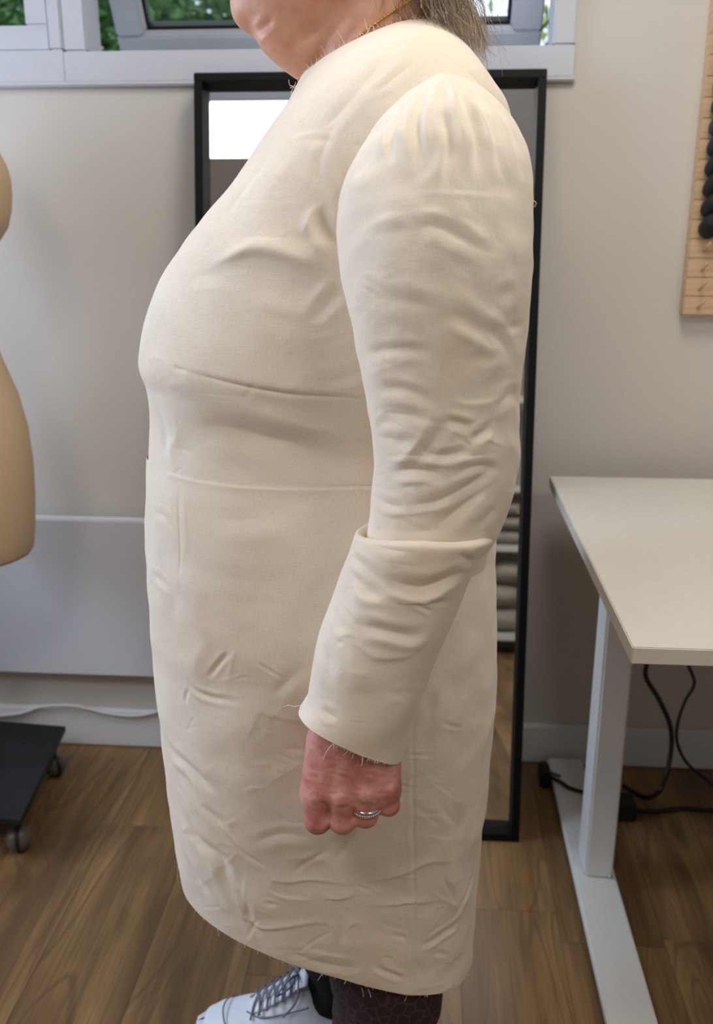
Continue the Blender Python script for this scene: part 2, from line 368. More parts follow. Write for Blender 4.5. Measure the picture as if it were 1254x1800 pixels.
# window in the left wall (outside the picture)
w3 = struct(empty('window_3', (XL, 1.15, .95)))
m = MB(); m.box((XL-.08, .55, .95), (XL-.02, 1.75, 1.01), .003); m.box((XL-.08, .55, 2.09), (XL-.02, 1.75, 2.15), .003)
for y in (.55, 1.12, 1.69): m.box((XL-.08, y, 1.01), (XL-.02, y+.06, 2.09), .003)
kid(m.build('window_frame', M['pvc']), w3)
for y0, y1 in ((.61, 1.12), (1.18, 1.69)): kid(MB().box((XL-.052, y0, 1.01), (XL-.048, y1, 2.09)).build('pane', M['glass']), w3)

# ------------------------------------------------------------------ ceiling lights and the shelf unit behind the camera (seen in the mirror)
def ceiling_light(x, y, label, power):
    t = tag(empty('ceiling_light', (x, y, CZ)), label, 'lamp', 'square ceiling lights')
    m = MB()
    for a, b in (((-.3, -.3), (.3, -.28)), ((-.3, .28), (.3, .3)), ((-.3, -.28), (-.28, .28)), ((.28, -.28), (.3, .28))): m.box((*a, -.022), (*b, -.002))
    m.build('frame', M['pvc'], t); MB().box((-.28, -.28, -.016), (.28, .28, -.006)).build('diffuser', M['lit'], t)
    l = area('panel_lamp', (0, 0, -.026), (0, 0, 0), .54, .54, power, PANEL_COLOUR); l.parent = t
ceiling_light(-.80, -.42, 'square white ceiling light panel shining in the top of the mirror', PANEL_POWER*1.15)
ceiling_light(1.2, -.42, 'square white ceiling light panel above the middle of the room', PANEL_POWER*1.0)
ceiling_light(.3, 1.0, 'square white ceiling light panel above the person in the dress', PANEL_POWER*1.0)

su = tag(empty('shelf_unit', (.9, YB+.2, 0)), 'white open shelf unit seen in the mirror behind the dress', 'shelf')
for z in (.10, .62, .97, 1.50): MB().box((-.7, -.19, z-.02), (.7, .17, z+.02), .002).build('shelf_board', M['shelf'], su)
for x in (-.7, .7): MB().box((x-.015, -.19, 0), (x+.015, .17, 1.9), .002).build('side_panel', M['shelf'], su)
MB().box((-.685, -.195, .1), (.685, -.19, 1.9)).build('back_panel', M['cloth_grey'], su)
def bundle(x, z, sx, sz, label):
    t = tag(empty('cloth_bundle', (x, YB+.2, z)), label, 'cloth', 'cloth bundles on the shelf')
    mb = MB(); 
    for k in range(3): mb.sphere((random.uniform(-.03, .03), 0, sz*(.17+.33*k)), (sx, .14, sz*.16), 18, 10)
    mb.build('folds', M['cloth_grey'], t, True)
bundle(.52, .125, .13, .42, 'grey folded cloth bundle on the low shelf, seen in the mirror')
bundle(.56, .64, .15, .26, 'grey folded cloth bundle on the middle shelf, seen in the mirror')

# ------------------------------------------------------------------ heater and its cable
ht_ = tag(empty('panel_heater', (-.9, 1.93, .23)), 'white flat panel heater on the wall behind the person', 'heater')
hz0, hz1 = P(150, 1187, 1.93)[2], P(150, 914, 1.93)[2]
keep(MB().box((-1.55, 1.93, hz0), (-.30, 1.952, hz1), .003).build('casing', M['heater'], None), ht_)
keep(MB().box((-1.53, 1.944, hz1-.003), (-.32, 1.950, hz1+.002), .0008).build('top_grille', M['board'], None), ht_)
for x in (-1.3, -.55): keep(MB().box((x-.02, 1.95, hz0+.05), (x+.02, WY, hz1-.06)).build('bracket', M['heater'], None), ht_)
cp = curve3([P(x, y, 1.958) for x, y in ((-160, 1262), (-60, 1262), (0, 1258), (40, 1253), (75, 1242), (130, 1241), (190, 1254), (240, 1258), (285, 1248), (330, 1225), (360, 1190))], 60)
tag(MB().tube(cp, .0042, 8).build('heater_cable', M['cable_white'], None, True), 'thin white cable drooping along the baseboard below the heater', 'cable')

# ------------------------------------------------------------------ leaning mirror
mw, ml = .668, 1.520
mir = tag(empty('floor_mirror', (-.119, 1.662, 0)), 'tall black framed mirror leaning on the wall behind the person', 'mirror')
mir.rotation_euler = (-math.atan(.258/1.498), 0, 0)
fw, fd = .016, .048
for nm, a, b in (('frame_top', (-mw/2, 0, ml-fw), (mw/2, fd, ml)), ('frame_bottom', (-mw/2, 0, 0), (mw/2, fd, fw)), ('frame_side', (-mw/2, 0, fw), (-mw/2+fw, fd, ml-fw)), ('frame_side', (mw/2-fw, 0, fw), (mw/2, fd, ml-fw))):
    MB().box(a, b, .0012).build(nm, M['black'], mir)
MB().box((-mw/2+fw, .034, fw), (mw/2-fw, .038, ml-fw)).build('glass', M['mirror'], mir)
MB().box((-mw/2+fw, .039, fw), (mw/2-fw, .046, ml-fw)).build('backing', M['cable'], mir)

# ------------------------------------------------------------------ desk
dk = tag(empty('desk', (.264, 1.5, 0)), 'white desk with a T-shaped metal leg beside the mirror', 'desk')
dz, dt = .72, .0235
def dkb(name, a, b, mat, bev=.002): return keep(MB().box(a, b, bev).build(name, mat, None), dk)
dkb('desktop', (.264, 1.078, dz-dt), (1.86, 1.905, dz), M['desk'], .0015)
for s_, xx in ((0, .306), (1, 1.74)):
    dkb('foot', (xx, 1.13, .012), (xx+.079, 1.945, .03), M['desk_metal'], .003)
    dkb('leg', (xx+.019, 1.525, .03), (xx+.071, 1.605, .668), M['desk_metal'], .004)
    dkb('bracket', (xx+.01, 1.16, .668), (xx+.08, 1.85, dz-dt), M['desk_metal'], .002)
    for yy in (1.15, 1.92): dkb('foot_pad', (xx+.025, yy-.015, 0), (xx+.055, yy+.015, .012), M['cable'], .002)
    if s_ == 0: keep(MB().sphere((xx+.066, 1.523, .036), .004, 10, 6).build('screw', M['steel'], None, True), dk)
dkb('rear_beam', (.40, 1.55, .64), (1.72, 1.59, .668), M['desk_metal'])
hk = P(1172, 1153, 1.12); keep(MB().rings([[(hk[0]-.008, 1.118, .697), (hk[0]+.012, 1.118, .697), (hk[0]+.012, 1.13, .697), (hk[0]-.008, 1.13, .697)], [(hk[0]+.006, 1.118, .683), (hk[0]+.012, 1.118, .683), (hk[0]+.012, 1.13, .683), (hk[0]+.006, 1.13, .683)]]).build('cable_hook', M['desk_metal'], None), dk)

def cable(pts, r, label, name='power_cable', mat='cable'):
    return tag(MB().tube(curve3(pts, 70), r, 8).build(name, M[mat], None, True), label, 'cable')
Yc = 1.80
cable([P(1136, 1120, Yc), P(1138, 1160, Yc), P(1136, 1190, Yc), P(1158, 1228, Yc), P(1177, 1270, Yc), P(1181, 1310, Yc), P(1172, 1362, Yc-.02), (P(1160, 1390, 1.75)), PZ(1140, 1402, .008), PZ(1115, 1392, .008), PZ(1096, 1380, .01)], .0052, 'thicker black power cable hanging below the desk beside its leg')
cable([P(1205, 1120, Yc), P(1208, 1162, Yc), P(1221, 1200, Yc), P(1205, 1232, Yc), P(1192, 1270, Yc), P(1191, 1305, Yc), P(1206, 1338, Yc), P(1232, 1362, Yc+.01), P(1270, 1388, Yc+.01), P(1330, 1408, Yc)], .0036, 'thinner black cable looping below the desk, farther from the leg')
cable([PZ(1105, 1424, .006), PZ(1150, 1426, .006), PZ(1200, 1421, .006), PZ(1260, 1425, .006), PZ(1340, 1430, .006)], .005, 'black cable lying on the floor, running right from the adapter')
cable([PZ(968, 1366, .04), PZ(985, 1374, .038), PZ(1000, 1384, .036), PZ(1018, 1390, .036), PZ(1045, 1398, .036), PZ(1080, 1410, .036), PZ(1096, 1420, .02)], .0042, 'short black cable crossing the rear of the desk foot')
a0 = PZ(1092, 1440, 0); pa = tag(MB().box((a0[0]-.03, a0[1]-.012, 0), (a0[0]+.032, a0[1]+.05, .036), .005).build('power_adapter', M['cable']), 'black power adapter box on the floor behind the desk leg', 'adapter')
a0 = PZ(955, 1384, 0); pl_ = tag(empty('plug', (a0[0]+.004, a0[1]+.02, 0)), 'small black plug with a grey tip beside the desk foot', 'plug')
MB().box((-.012, -.03, 0), (.012, .03, .04), .006).build('body', M['cable'], pl_); MB().tube([(.008, -.02, .04), (.016, -.03, .042), (.03, -.037, .041)], .004, 8).build('tip', M['caster_grey'], pl_, True)

# ------------------------------------------------------------------ thread rack
rk = tag(empty('thread_rack', (.514, 1.955, 1.048)), 'pale wooden peg rack for thread hanging on the wall above the desk', 'rack')
rw, rows, dzr = .25, 20, .0365
MB().box((0, .003, 0), (rw, .024, rows*dzr)).build('backing', M['birch'], rk)
sm_ = None; pmesh = None
for r in range(rows):
    if sm_ is None: o = MB().box((0, -.008, .0005), (rw, .003, dzr-.0005), .0006).build('slat', M['birch'], rk); sm_ = o.data
    else: o = bpy.data.objects.new('slat', sm_); link(o, rk)
    o.location = (0, 0, r*dzr)
    for c in range(7):
        if pmesh is None: o = MB().tube([(0, 0, 0), (.004, -.032, .018)], .0026, 8).build('peg', M['birch'], rk, True); pmesh = o.data
        else: o = bpy.data.objects.new('peg', pmesh); link(o, rk)
        o.location = (.027+c*.035, -.006, r*dzr+.012)
proto = {}
def spool(c, r, kind, label):
    t = tag(empty('thread_spool', (.514+.027+c*.035, 1.949, 1.048+r*dzr+.012)), label, 'thread', 'thread spools on the wall rack')
    ax = Vector((.004, -.032, .018)).normalized()
    if kind not in proto:
        b = MB().lathe([(.006, .004), (.0172, .006), (.0190, .014), (.0188, .03), (.0172, .045), (.012, .052), (.006, .053)], 20, (0, 0, 0), ax).build('thread', M[kind], t, True)
        k = MB().lathe([(.0035, .0), (.0062, .002), (.0062, .055), (.0035, .057)], 12, (0, 0, 0), ax).build('core', M['core'], t, True); proto[kind] = (b.data, k.data)
    else:
        for n_, d in zip(('thread', 'core'), proto[kind]): link(bpy.data.objects.new(n_, d), t)
ordn = ['lowest', 'second lowest', 'third lowest', 'fourth lowest', 'fifth lowest', 'sixth lowest', 'seventh lowest', 'eighth lowest', 'ninth lowest', 'tenth lowest', 'eleventh lowest']
for i in range(11):
    for c in range(2):
        r = 4+i
        k = 'thread_black' if i < 4 else ('thread_navy' if i == 4 else ('thread_grey' if i > 4 else 'thread_black'))
        if c == 1 and i == 1: k = 'thread_white'
        nm = {'thread_black': 'black', 'thread_navy': 'navy', 'thread_grey': 'charcoal', 'thread_white': 'white'}[k]
        spool(c, r, k, '%s thread spool, %s in the %s column of the rack' % (nm, ordn[i], ('outer left', 'next')[c]))

# ------------------------------------------------------------------ dress form on its wheeled base
df = tag(empty('dress_form', (-.97, 1.72, 0)), 'cream linen dress form on a black wheeled base by the wall', 'dress form')
YF = 1.70
prof = [(975, 49), (968, 52), (940, 54), (880, 54), (820, 50), (760, 41), (700, 24), (640, -2), (590, -22), (540, -34), (480, -34), (430, -14), (400, 3), (370, 8), (340, 9), (310, 6), (290, 0), (250, -20), (200, -55), (140, -105), (100, -165), (60, -190), (20, -195)]
R = []
for y, x in prof:
    p = P(x, y, YF); cx = -.955; a = p[0]-cx
    b = .8*a if y > 600 else .85*a
    back = min(a, .19)
    R.append([(cx+(a if math.cos(q) > 0 else back)*math.cos(q), YF+b*math.sin(q), p[2]) for q in np.arange(48)*2*math.pi/48])
keep(MB().rings(R).build('torso', M['linen'], None, True), df)
pp_ = P(7, 345, YF-.03); keep(MB().sphere((pp_[0]-.003, YF-.055, pp_[2]), .0045, 10, 6).build('pin', M['cable'], None, True), df)
keep(MB().lathe([(.016, .12), (.016, .64)], 16, (-.955, 1.70, 0)).build('pole', M['steel'], None, True), df)
c1, c2 = PZ(115, 1277, .098), PZ(35, 1442, .098)
L2 = np.array([-.36, .03, 0])
q = [c1, c2, c2+L2, c1+L2]
keep(MB().rings([[np.array([p[0], p[1], .086]) for p in q], [np.array([p[0], p[1], .098]) for p in q]]).build('base_plate', M['plate'], None), df)
keep(MB().lathe([(.05, .098), (.048, .108), (.02, .116), (.02, .13)], 20, (-.955, 1.70, 0)).build('collar', M['plate'], None, True), df)
def caster(c, ang):
    m = MB().sphere((0, 0, .026), .026, 18, 12)
    k = keep(m.build('caster', M['caster_grey'], None, True), df); k.location = Vector(c)
    h = MB(); h.lathe([(.0275, -.004), (.0285, 0), (.0275, .004)], 24, (0, 0, .027), (math.cos(ang), math.sin(ang), 0)); h.lathe([(.006, .045), (.006, .086)], 10)
    h.build('hood', M['plate'], k, True); MB().lathe([(.013, .07), (.014, .074), (.013, .078)], 14).build('ring_collar', M['steel'], k, True)
p = PZ(36, 1500, 0); caster((p[0]-.006, p[1]+.012, 0), .3)
p = PZ(98, 1366, 0); caster((p[0]-.004, p[1]+.01, 0), .8)
caster((-1.12, 1.59, 0), 1.2); caster((-1.15, 1.87, 0), 2.0)

# ------------------------------------------------------------------ outside
ground = struct(MB().box((-14, WY+.25, -.25), (14, 30, -.2)).build('ground_outside', M['grass']))
def tree(c, r, n, leaf, label, seed, h0=.3, size=.045, cat='tree'):
    g = np.random.default_rng(seed); t = tag(empty('tree', (c[0], c[1], -.2)), label, cat)
    m = MB()
    m.tube([(0, 0, 0), (.05, .02, c[2]*.5), (-.02, 0, c[2]+.2)], [.09, .07, .04], 8)
    for k in range(7):
        a = k*.9; z = c[2]*(.35+.1*k); m.tube([(0, 0, z), (math.cos(a)*r[0]*.45, math.sin(a)*r[1]*.45, z+.25), (math.cos(a)*r[0]*.8, math.sin(a)*r[1]*.8, z+.4)], [.03, .02, .008], 6)
    m.build('trunk', M['bark'], t, True)
    nb = 46; B = g.normal(size=(nb, 3)); B /= np.linalg.norm(B, axis=1)[:, None]; B *= (g.random(nb)**.4)[:, None]
    k = g.integers(0, nb, n); pts = (B[k]+g.normal(size=(n, 3))*.16)*np.array(r) + np.array([0, 0, c[2]+.2])
    d = g.normal(size=(n, 3)); d /= np.linalg.norm(d, axis=1)[:, None]; e = np.cross(d, g.normal(size=(n, 3))); e /= np.linalg.norm(e, axis=1)[:, None]; nn = np.cross(d, e)
    s = size*(.6+.8*g.random(n))[:, None]
    V = np.stack([pts-d*s, pts+e*s*.5+nn*s*.12, pts+d*s, pts-e*s*.5+nn*s*.12], 1).reshape(-1, 3)
    me = bpy.data.meshes.new('foliage'); q = np.arange(len(V)).reshape(-1, 4); fc = np.concatenate([q[:, [0, 1, 2]], q[:, [0, 2, 3]]])
    me.from_pydata(V.tolist(), [], fc.tolist()); me.materials.append(M[leaf]); stuff(link(bpy.data.objects.new('foliage', me), t))
tree((-1.87, 5.3, 1.9), (.95, .55, 1.5), 9000, 'leaf', 'dark green tree outside, behind the open window beside the mullion', 1)
tree((-1.75, 9.2, 2.6), (1.45, .7, 1.9), 11000, 'leaf_mid', 'mid green tree outside, seen through the tilted sash by the chin', 2, size=.06)
tree((.50, 6.0, 1.55), (.45, .38, .75), 2600, 'leaf_light', 'yellow green bush outside, seen in the sash behind the hair', 3)
tree((1.75, 9.2, 2.4), (.95, .7, 1.7), 6000, 'leaf', 'dark tree outside at the far end of the open sash', 4, size=.06)
tree((-4.6, 7.4, 3.0), (1.25, .75, 1.1), 7500, 'leaf', 'dark tree outside behind the closed window pane', 5)
# ------------------------------------------------------------------ the person: one continuous body from a distance field
YM = 1.12
def warp_axis(lo, hi, coarse, fines):
    t = [lo]
    while t[-1] < hi:
        x = t[-1]; h = coarse
        for a, b, f in fines:
            if a <= x < b: h = min(h, f)
            elif x < a: h = min(h, max(f, min(coarse, (a-x)*.4+f)))
        t.append(x+h)
    return np.array(t)
gx = warp_axis(-.40, .16, .007, [(-.135, .02, .0016), (-.25, -.05, .003)])
gy = warp_axis(.74, 1.50, .007, [(.785, .875, .0016), (1.05, 1.19, .0035)])
gz = warp_axis(-.01, 1.72, .007, [(.565, .725, .0016), (1.36, 1.50, .0024), (1.50, 1.68, .004)])
D = np.full((len(gx), len(gy), len(gz)), .05, np.float32)
def smin(a, b, k):
    h = np.clip(.5+.5*(a-b)/k, 0, 1); return a*(1-h)+b*h-k*h*(1-h)
def d_cap(X, a, b, ra, rb):
    a, b = np.asarray(a), np.asarray(b); ab = b-a
    t = np.clip(((X[0]-a[0])*ab[0]+(X[1]-a[1])*ab[1]+(X[2]-a[2])*ab[2])/(ab@ab+1e-12), 0, 1)
    return np.sqrt((X[0]-a[0]-t*ab[0])**2+(X[1]-a[1]-t*ab[1])**2+(X[2]-a[2]-t*ab[2])**2)-(ra+(rb-ra)*t)
def d_ell(X, c, r):
    q = [(X[i]-c[i])/r[i] for i in range(3)]; k0 = np.sqrt(q[0]**2+q[1]**2+q[2]**2); k1 = np.sqrt((q[0]/r[0])**2+(q[1]/r[1])**2+(q[2]/r[2])**2)
    return k0*(k0-1)/(k1+1e-6)
def group(prims, k_in, k_out):
    """prims blend with k_in among themselves; the result joins the body with k_out"""
    lo = np.full(3, 9.0); hi = np.full(3, -9.0)
    for p in prims:
        if p[0] == 'c':
            for q, r in ((p[1], p[3]), (p[2], p[4])): lo = np.minimum(lo, np.asarray(q)-r); hi = np.maximum(hi, np.asarray(q)+r)
        else: lo = np.minimum(lo, np.asarray(p[1])-p[2]); hi = np.maximum(hi, np.asarray(p[1])+p[2])
    lo -= .03; hi += .03
    sl = tuple(slice(max(np.searchsorted(g, l)-1, 0), np.searchsorted(g, h)+1) for g, l, h in zip((gx, gy, gz), lo, hi))
    X = (gx[sl[0]][:, None, None], gy[sl[1]][None, :, None], gz[sl[2]][None, None, :]); d = None
    for p in prims:
        e = d_cap(X, *p[1:]) if p[0] == 'c' else d_ell(X, *p[1:])
        d = e if d is None else smin(d, e, k_in)
    D[sl] = smin(D[sl], np.minimum(d, .05), k_out)
def mir_y(q): return (q[0], 2*YM-q[1], q[2])
def both(prims, k_in, k_out):
    group(prims, k_in, k_out)
    group([(p[0], mir_y(p[1]), mir_y(p[2]), *p[3:]) if p[0] == 'c' else (p[0], mir_y(p[1]), p[2]) for p in prims], k_in, k_out)
# trunk (well inside the dress)
group([('e', (-.09, YM, 1.20), (.13, .155, .15)), ('e', (-.17, YM, 1.08), (.12, .15, .11)), ('e', (-.12, YM, .92), (.16, .16, .16)), ('e', (-.115, YM, .78), (.165, .17, .17)), ('c', (-.055, YM, 1.20), (-.06, YM, 1.33), .09, .075)], .04, .02)
both([('c', (-.045, 1.04, 1.325), (.015, .985, 1.295), .045, .05)], .02, .03)
# legs
an = P(682, 1800, 1.0); af = P(590, 1778, 1.19)
nl = [(-.10, 1.035, .80), (-.05, 1.015, .46), (an[0]+.012, 1.0, an[2]+.02), (an[0]+.0, 1.0, .075)]
fl = [(-.11, 1.205, .80), (-.10, 1.20, .46), (af[0]+.015, 1.178, .24), (af[0]+.002, 1.155, .075)]
for L_ in (nl, fl):
    group([('c', L_[0], L_[1], .088, .058), ('c', L_[1], L_[2], .055, .048), ('c', L_[2], L_[3], .042, .024), ('c', L_[3], (L_[3][0]-.07, L_[3][1], .042), .024, .020), ('c', (L_[3][0]-.07, L_[3][1], .040), (L_[3][0]-.125, L_[3][1], .034), .020, .012), ('c', L_[3], (L_[3][0]+.016, L_[3][1], .045), .022, .017)], .02, .03)
# arms
sh = (.012, .968, 1.285); el = tuple(P(785, 890, .878)); wr = tuple(P(632, 1285, .838))
both([('c', sh, el, .052, .043), ('c', el, wr, .043, .028)], .02, .03)
# hand: broad back, four fingers closing, thumb tucked in front
def HP(x, y, Y): return tuple(P(x, y, Y))
palm = [('c', HP(592, 1290, .836), HP(562, 1396, .823), .0235, .0145), ('c', HP(618, 1290, .836), HP(604, 1406, .818), .024, .0150), ('c', HP(642, 1300, .836), HP(645, 1402, .820), .024, .0145), ('c', HP(668, 1310, .838), HP(683, 1388, .826), .022, .0135),
        ('c', HP(610, 1330, .846), HP(630, 1385, .848), .022, .018), ('c', HP(572, 1296, .840), HP(553, 1394, .832), .0150, .0140)]
both(palm, .018, .02)
fing = [
 [HP(556, 1392, .824), HP(559, 1442, .821), HP(567, 1434, .858), HP(590, 1408, .868)],
 [HP(603, 1400, .817), HP(603, 1442, .816), HP(605, 1433, .853), HP(612, 1405, .866)],
 [HP(645, 1394, .818), HP(643, 1433, .819), HP(640, 1426, .854), HP(634, 1402, .866)],
 [HP(683, 1384, .827), HP(683, 1414, .828), HP(672, 1409, .860), HP(655, 1394, .870)]]
fr = [(.0148, .0132, .0118, .0100), (.0142, .0132, .0116, .0100), (.0130, .0122, .0112, .0096), (.0120, .0112, .0100, .0088)]
for f_, r_ in zip(fing, fr):
    pr_ = [('c', f_[i], f_[i+1], r_[i], r_[i+1]) for i in range(3)]
    group(pr_, .005, .0042); group([(p[0], mir_y(p[1]), mir_y(p[2]), *p[3:]) for p in pr_], .005, .0042)
# knuckle bumps, tendons, thumb
both([('c', HP(563, 1396, .8125), HP(566, 1399, .8145), .006, .006)], .004, .010)
both([('c', HP(602, 1403, .8055), HP(606, 1404, .8085), .006, .006)], .004, .010)
both([('c', HP(643, 1396, .8065), HP(647, 1396, .8095), .0055, .0055)], .004, .010)
both([('c', HP(681, 1384, .816), HP(683, 1385, .816), .005, .005)], .004, .010)
both([('c', HP(572, 1300, .846), HP(558, 1356, .858), .017, .0145), ('c', HP(558, 1356, .858), HP(566, 1402, .870), .0135, .0118), ('c', HP(566, 1402, .870), HP(598, 1424, .874), .0115, .0095)], .006, .008)
# neck and head
def HD(x, y, dy=0): return tuple(P(x, y, YM)+np.array([0, dy, 0]))
both([('c', HD(655, 150, -.018), HD(680, -70, -.012), .052, .050)], .02, .02)
group([('c', HD(600, 150), HD(620, -20), .040, .045)], .02, .02)
both([('c', HD(566, 158, -.014), HD(650, -10, -.040), .010, .012)], .01, .02)
skull = HD(600, -175)
group([('e', skull, (.098, .077, .108)), ('e', HD(520, -70), (.068, .060, .082))], .03, .02)
both([('c', HD(448, 8, -.012), HD(640, -55, -.052), .022, .026)], .02, .02)
group([('e', HD(545, 0), (.070, .060, .050))], .02, .02)
group([('c', HD(440, 24, -.009), HD(440, 24, .009), .0165, .0165)], .01, .008)
group([('c', HD(495, 62, -.018), HD(495, 62, .018), .0255, .0255), ('c', HD(548, 96, -.016), HD(548, 96, .016), .0285, .0285)], .03, .010)
group([('c', HD(424, -22, -.014), HD(424, -22, .014), .0085, .0085), ('c', HD(425, -40, -.016), HD(425, -40, .016), .0085, .0085)], .002, .006)     # lips
group([('c', HD(440, -160), HD(408, -88), .008, .012), ('c', HD(412, -84, -.010), HD(412, -84, .010), .009, .009)], .008, .010)                      # nose
both([('e', HD(610, -120, -.074), (.018, .008, .030))], .004, .006)                                                                                    # ears
both([('c', HD(448, -182, -.030), HD(440, -186, -.012), .008, .008)], .004, .014)                                                                     # brow

def surface_nets(D, gx, gy, gz):
    neg = D < 0
    a = neg[:-1, :-1, :-1].astype(np.uint8)
    cnt = sum(neg[i:neg.shape[0]-1+i, j:neg.shape[1]-1+j, k:neg.shape[2]-1+k].astype(np.uint8) for i in (0, 1) for j in (0, 1) for k in (0, 1))
    act = (cnt > 0) & (cnt < 8); I, J, K = np.nonzero(act); idx = np.full(act.shape, -1, np.int32); idx[I, J, K] = np.arange(len(I))
    offs = [(i, j, k) for i in (0, 1) for j in (0, 1) for k in (0, 1)]
    val = np.stack([D[I+i, J+j, K+k] for i, j, k in offs], 1)
    pos = np.stack([np.stack([gx[I+i], gy[J+j], gz[K+k]], 1) for i, j, k in offs], 1)
    acc = np.zeros((len(I), 3)); n = np.zeros(len(I))
    for p in range(8):
        for q in range(p+1, 8):
            if sum(abs(a-b) for a, b in zip(offs[p], offs[q])) == 1:
                m = (val[:, p] < 0) != (val[:, q] < 0); t = val[m, p]/(val[m, p]-val[m, q])
                acc[m] += pos[m, p]+(pos[m, q]-pos[m, p])*t[:, None]; n[m] += 1
    V = acc/n[:, None]; Q = []
    for ax in range(3):
        s0 = [slice(None)]*3; s1 = [slice(None)]*3; s0[ax] = slice(0, -1); s1[ax] = slice(1, None)
        u, v = [(1, 2), (2, 0), (0, 1)][ax]
        e = neg[tuple(s0)] != neg[tuple(s1)]; A = np.array(np.nonzero(e)).T
        A = A[(A[:, u] > 0) & (A[:, v] > 0) & (A[:, u] < D.shape[u]-1) & (A[:, v] < D.shape[v]-1)]
        flip = neg[tuple(s0)][tuple(A.T)]
        def at(du, dv): B = A.copy(); B[:, u] -= du; B[:, v] -= dv; return idx[tuple(B.T)]
        q = np.stack([at(0, 0), at(1, 0), at(1, 1), at(0, 1)], 1); q[~flip] = q[~flip][:, ::-1]; Q.append(q)
    return V, np.concatenate(Q)
BV, BQ = surface_nets(D, gx, gy, gz); del D
def vnormals(V, Q):
    n = np.cross(V[Q[:, 2]]-V[Q[:, 0]], V[Q[:, 3]]-V[Q[:, 1]]); N = np.zeros_like(V)
    for k in range(4): 
        for c in range(3): N[:, c] += np.bincount(Q[:, k], n[:, c], len(V))
    return N/(np.linalg.norm(N, axis=1)[:, None]+1e-12)
def relax(V, Q, it, w=.5, mask=None):
    E = np.concatenate([Q[:, [0, 1]], Q[:, [1, 2]], Q[:, [2, 3]], Q[:, [3, 0]]]); n = np.bincount(E[:, 0], minlength=len(V))+np.bincount(E[:, 1], minlength=len(V))
    for _ in range(it):
        A = np.zeros_like(V)
        for c in range(3): A[:, c] = np.bincount(E[:, 0], V[E[:, 1], c], len(V))+np.bincount(E[:, 1], V[E[:, 0], c], len(V))
        V = V+(A/np.maximum(n, 1)[:, None]-V)*w
    return V
BV = relax(BV, BQ, 3, .5)

# ------------------------------------------------------------------ creases and folds pressed into a surface
wg = np.random.default_rng(4); WARP = [(wg.normal(size=3), wg.uniform(60, 110), wg.uniform(0, 6)) for _ in range(3)]
def sculpt(V, Q, N, strokes, gain=1.0):
    bvh = BVHTree.FromPolygons(V.tolist(), Q.tolist()); out = np.zeros(len(V)); o = Vector(EYE)
    for pts, wpx, dmm, mode in strokes:
        px = curve3([(x, y, 0) for x, y in pts], max(3, int(sum(math.dist(pts[i], pts[i+1]) for i in range(len(pts)-1))/9)+2)) if len(pts) > 1 else None
        hit = []
        for x, y, _ in px:
            h = bvh.ray_cast(o, Vector(ray(x, y)).normalized(), 2.2)
            if h[0] is not None: hit.append(np.array(h[0]))
        if len(hit) < 2: continue
        hit = np.array(hit); w = wpx*.00072;
        if mode == 'r': w *= 1.35; dmm = dmm*.62
        reach = w*(6 if 's' in mode else 3)
        sel = np.nonzero(np.all((V > hit.min(0)-reach) & (V < hit.max(0)+reach), axis=1))[0]
        if not len(sel): continue
        p = V[sel]; p = p+np.stack([np.sin(p@a_*f_+u_) for a_, f_, u_ in WARP], 1)*min(w*.45, .004); best = np.full(len(sel), 9.0); side = np.zeros(len(sel)); s = np.zeros(len(sel)); n_ = len(hit)-1
        for i in range(n_):
            a, b = hit[i], hit[i+1]; ab = b-a; L2_ = ab@ab
            if L2_ < 1e-10: continue
            t = np.clip((p-a)@ab/L2_, 0, 1); d = p-a-t[:, None]*ab; r = np.linalg.norm(d, axis=1); m = r < best
            best[m] = r[m]; s[m] = (i+t[m])/n_; side[m] = np.einsum('ij,ij->i', d[m], np.cross(N[sel][m], ab/math.sqrt(L2_)))
        end = .42; tp = np.clip(np.minimum(s, 1-s)/end, 0, 1); tp = tp*tp*(3-2*tp)
        if 'f' in mode: tp = np.ones_like(tp)
        if 's' in mode:
            sg = -side if '-' in mode else side
            h = 1/(1+np.exp(-np.clip(sg/(w*.28), -30, 30)))*np.exp(-np.maximum(sg, 0)/(w*1.7)); h = h*np.exp(-(np.maximum(best-np.abs(side), 0)/w)**2)
        elif 'c' in mode: h = -np.exp(-(best/w)**1.3)
        elif 'v' in mode: r_ = best/w; h = np.exp(-r_**1.25*1.15)-.32*np.exp(-((r_-2.1)/.9)**2)
        else: h = np.exp(-(best/w)**1.45)
        if 'v' in mode: h = -h
        out[sel] += h*tp*dmm*.001*gain
    return out
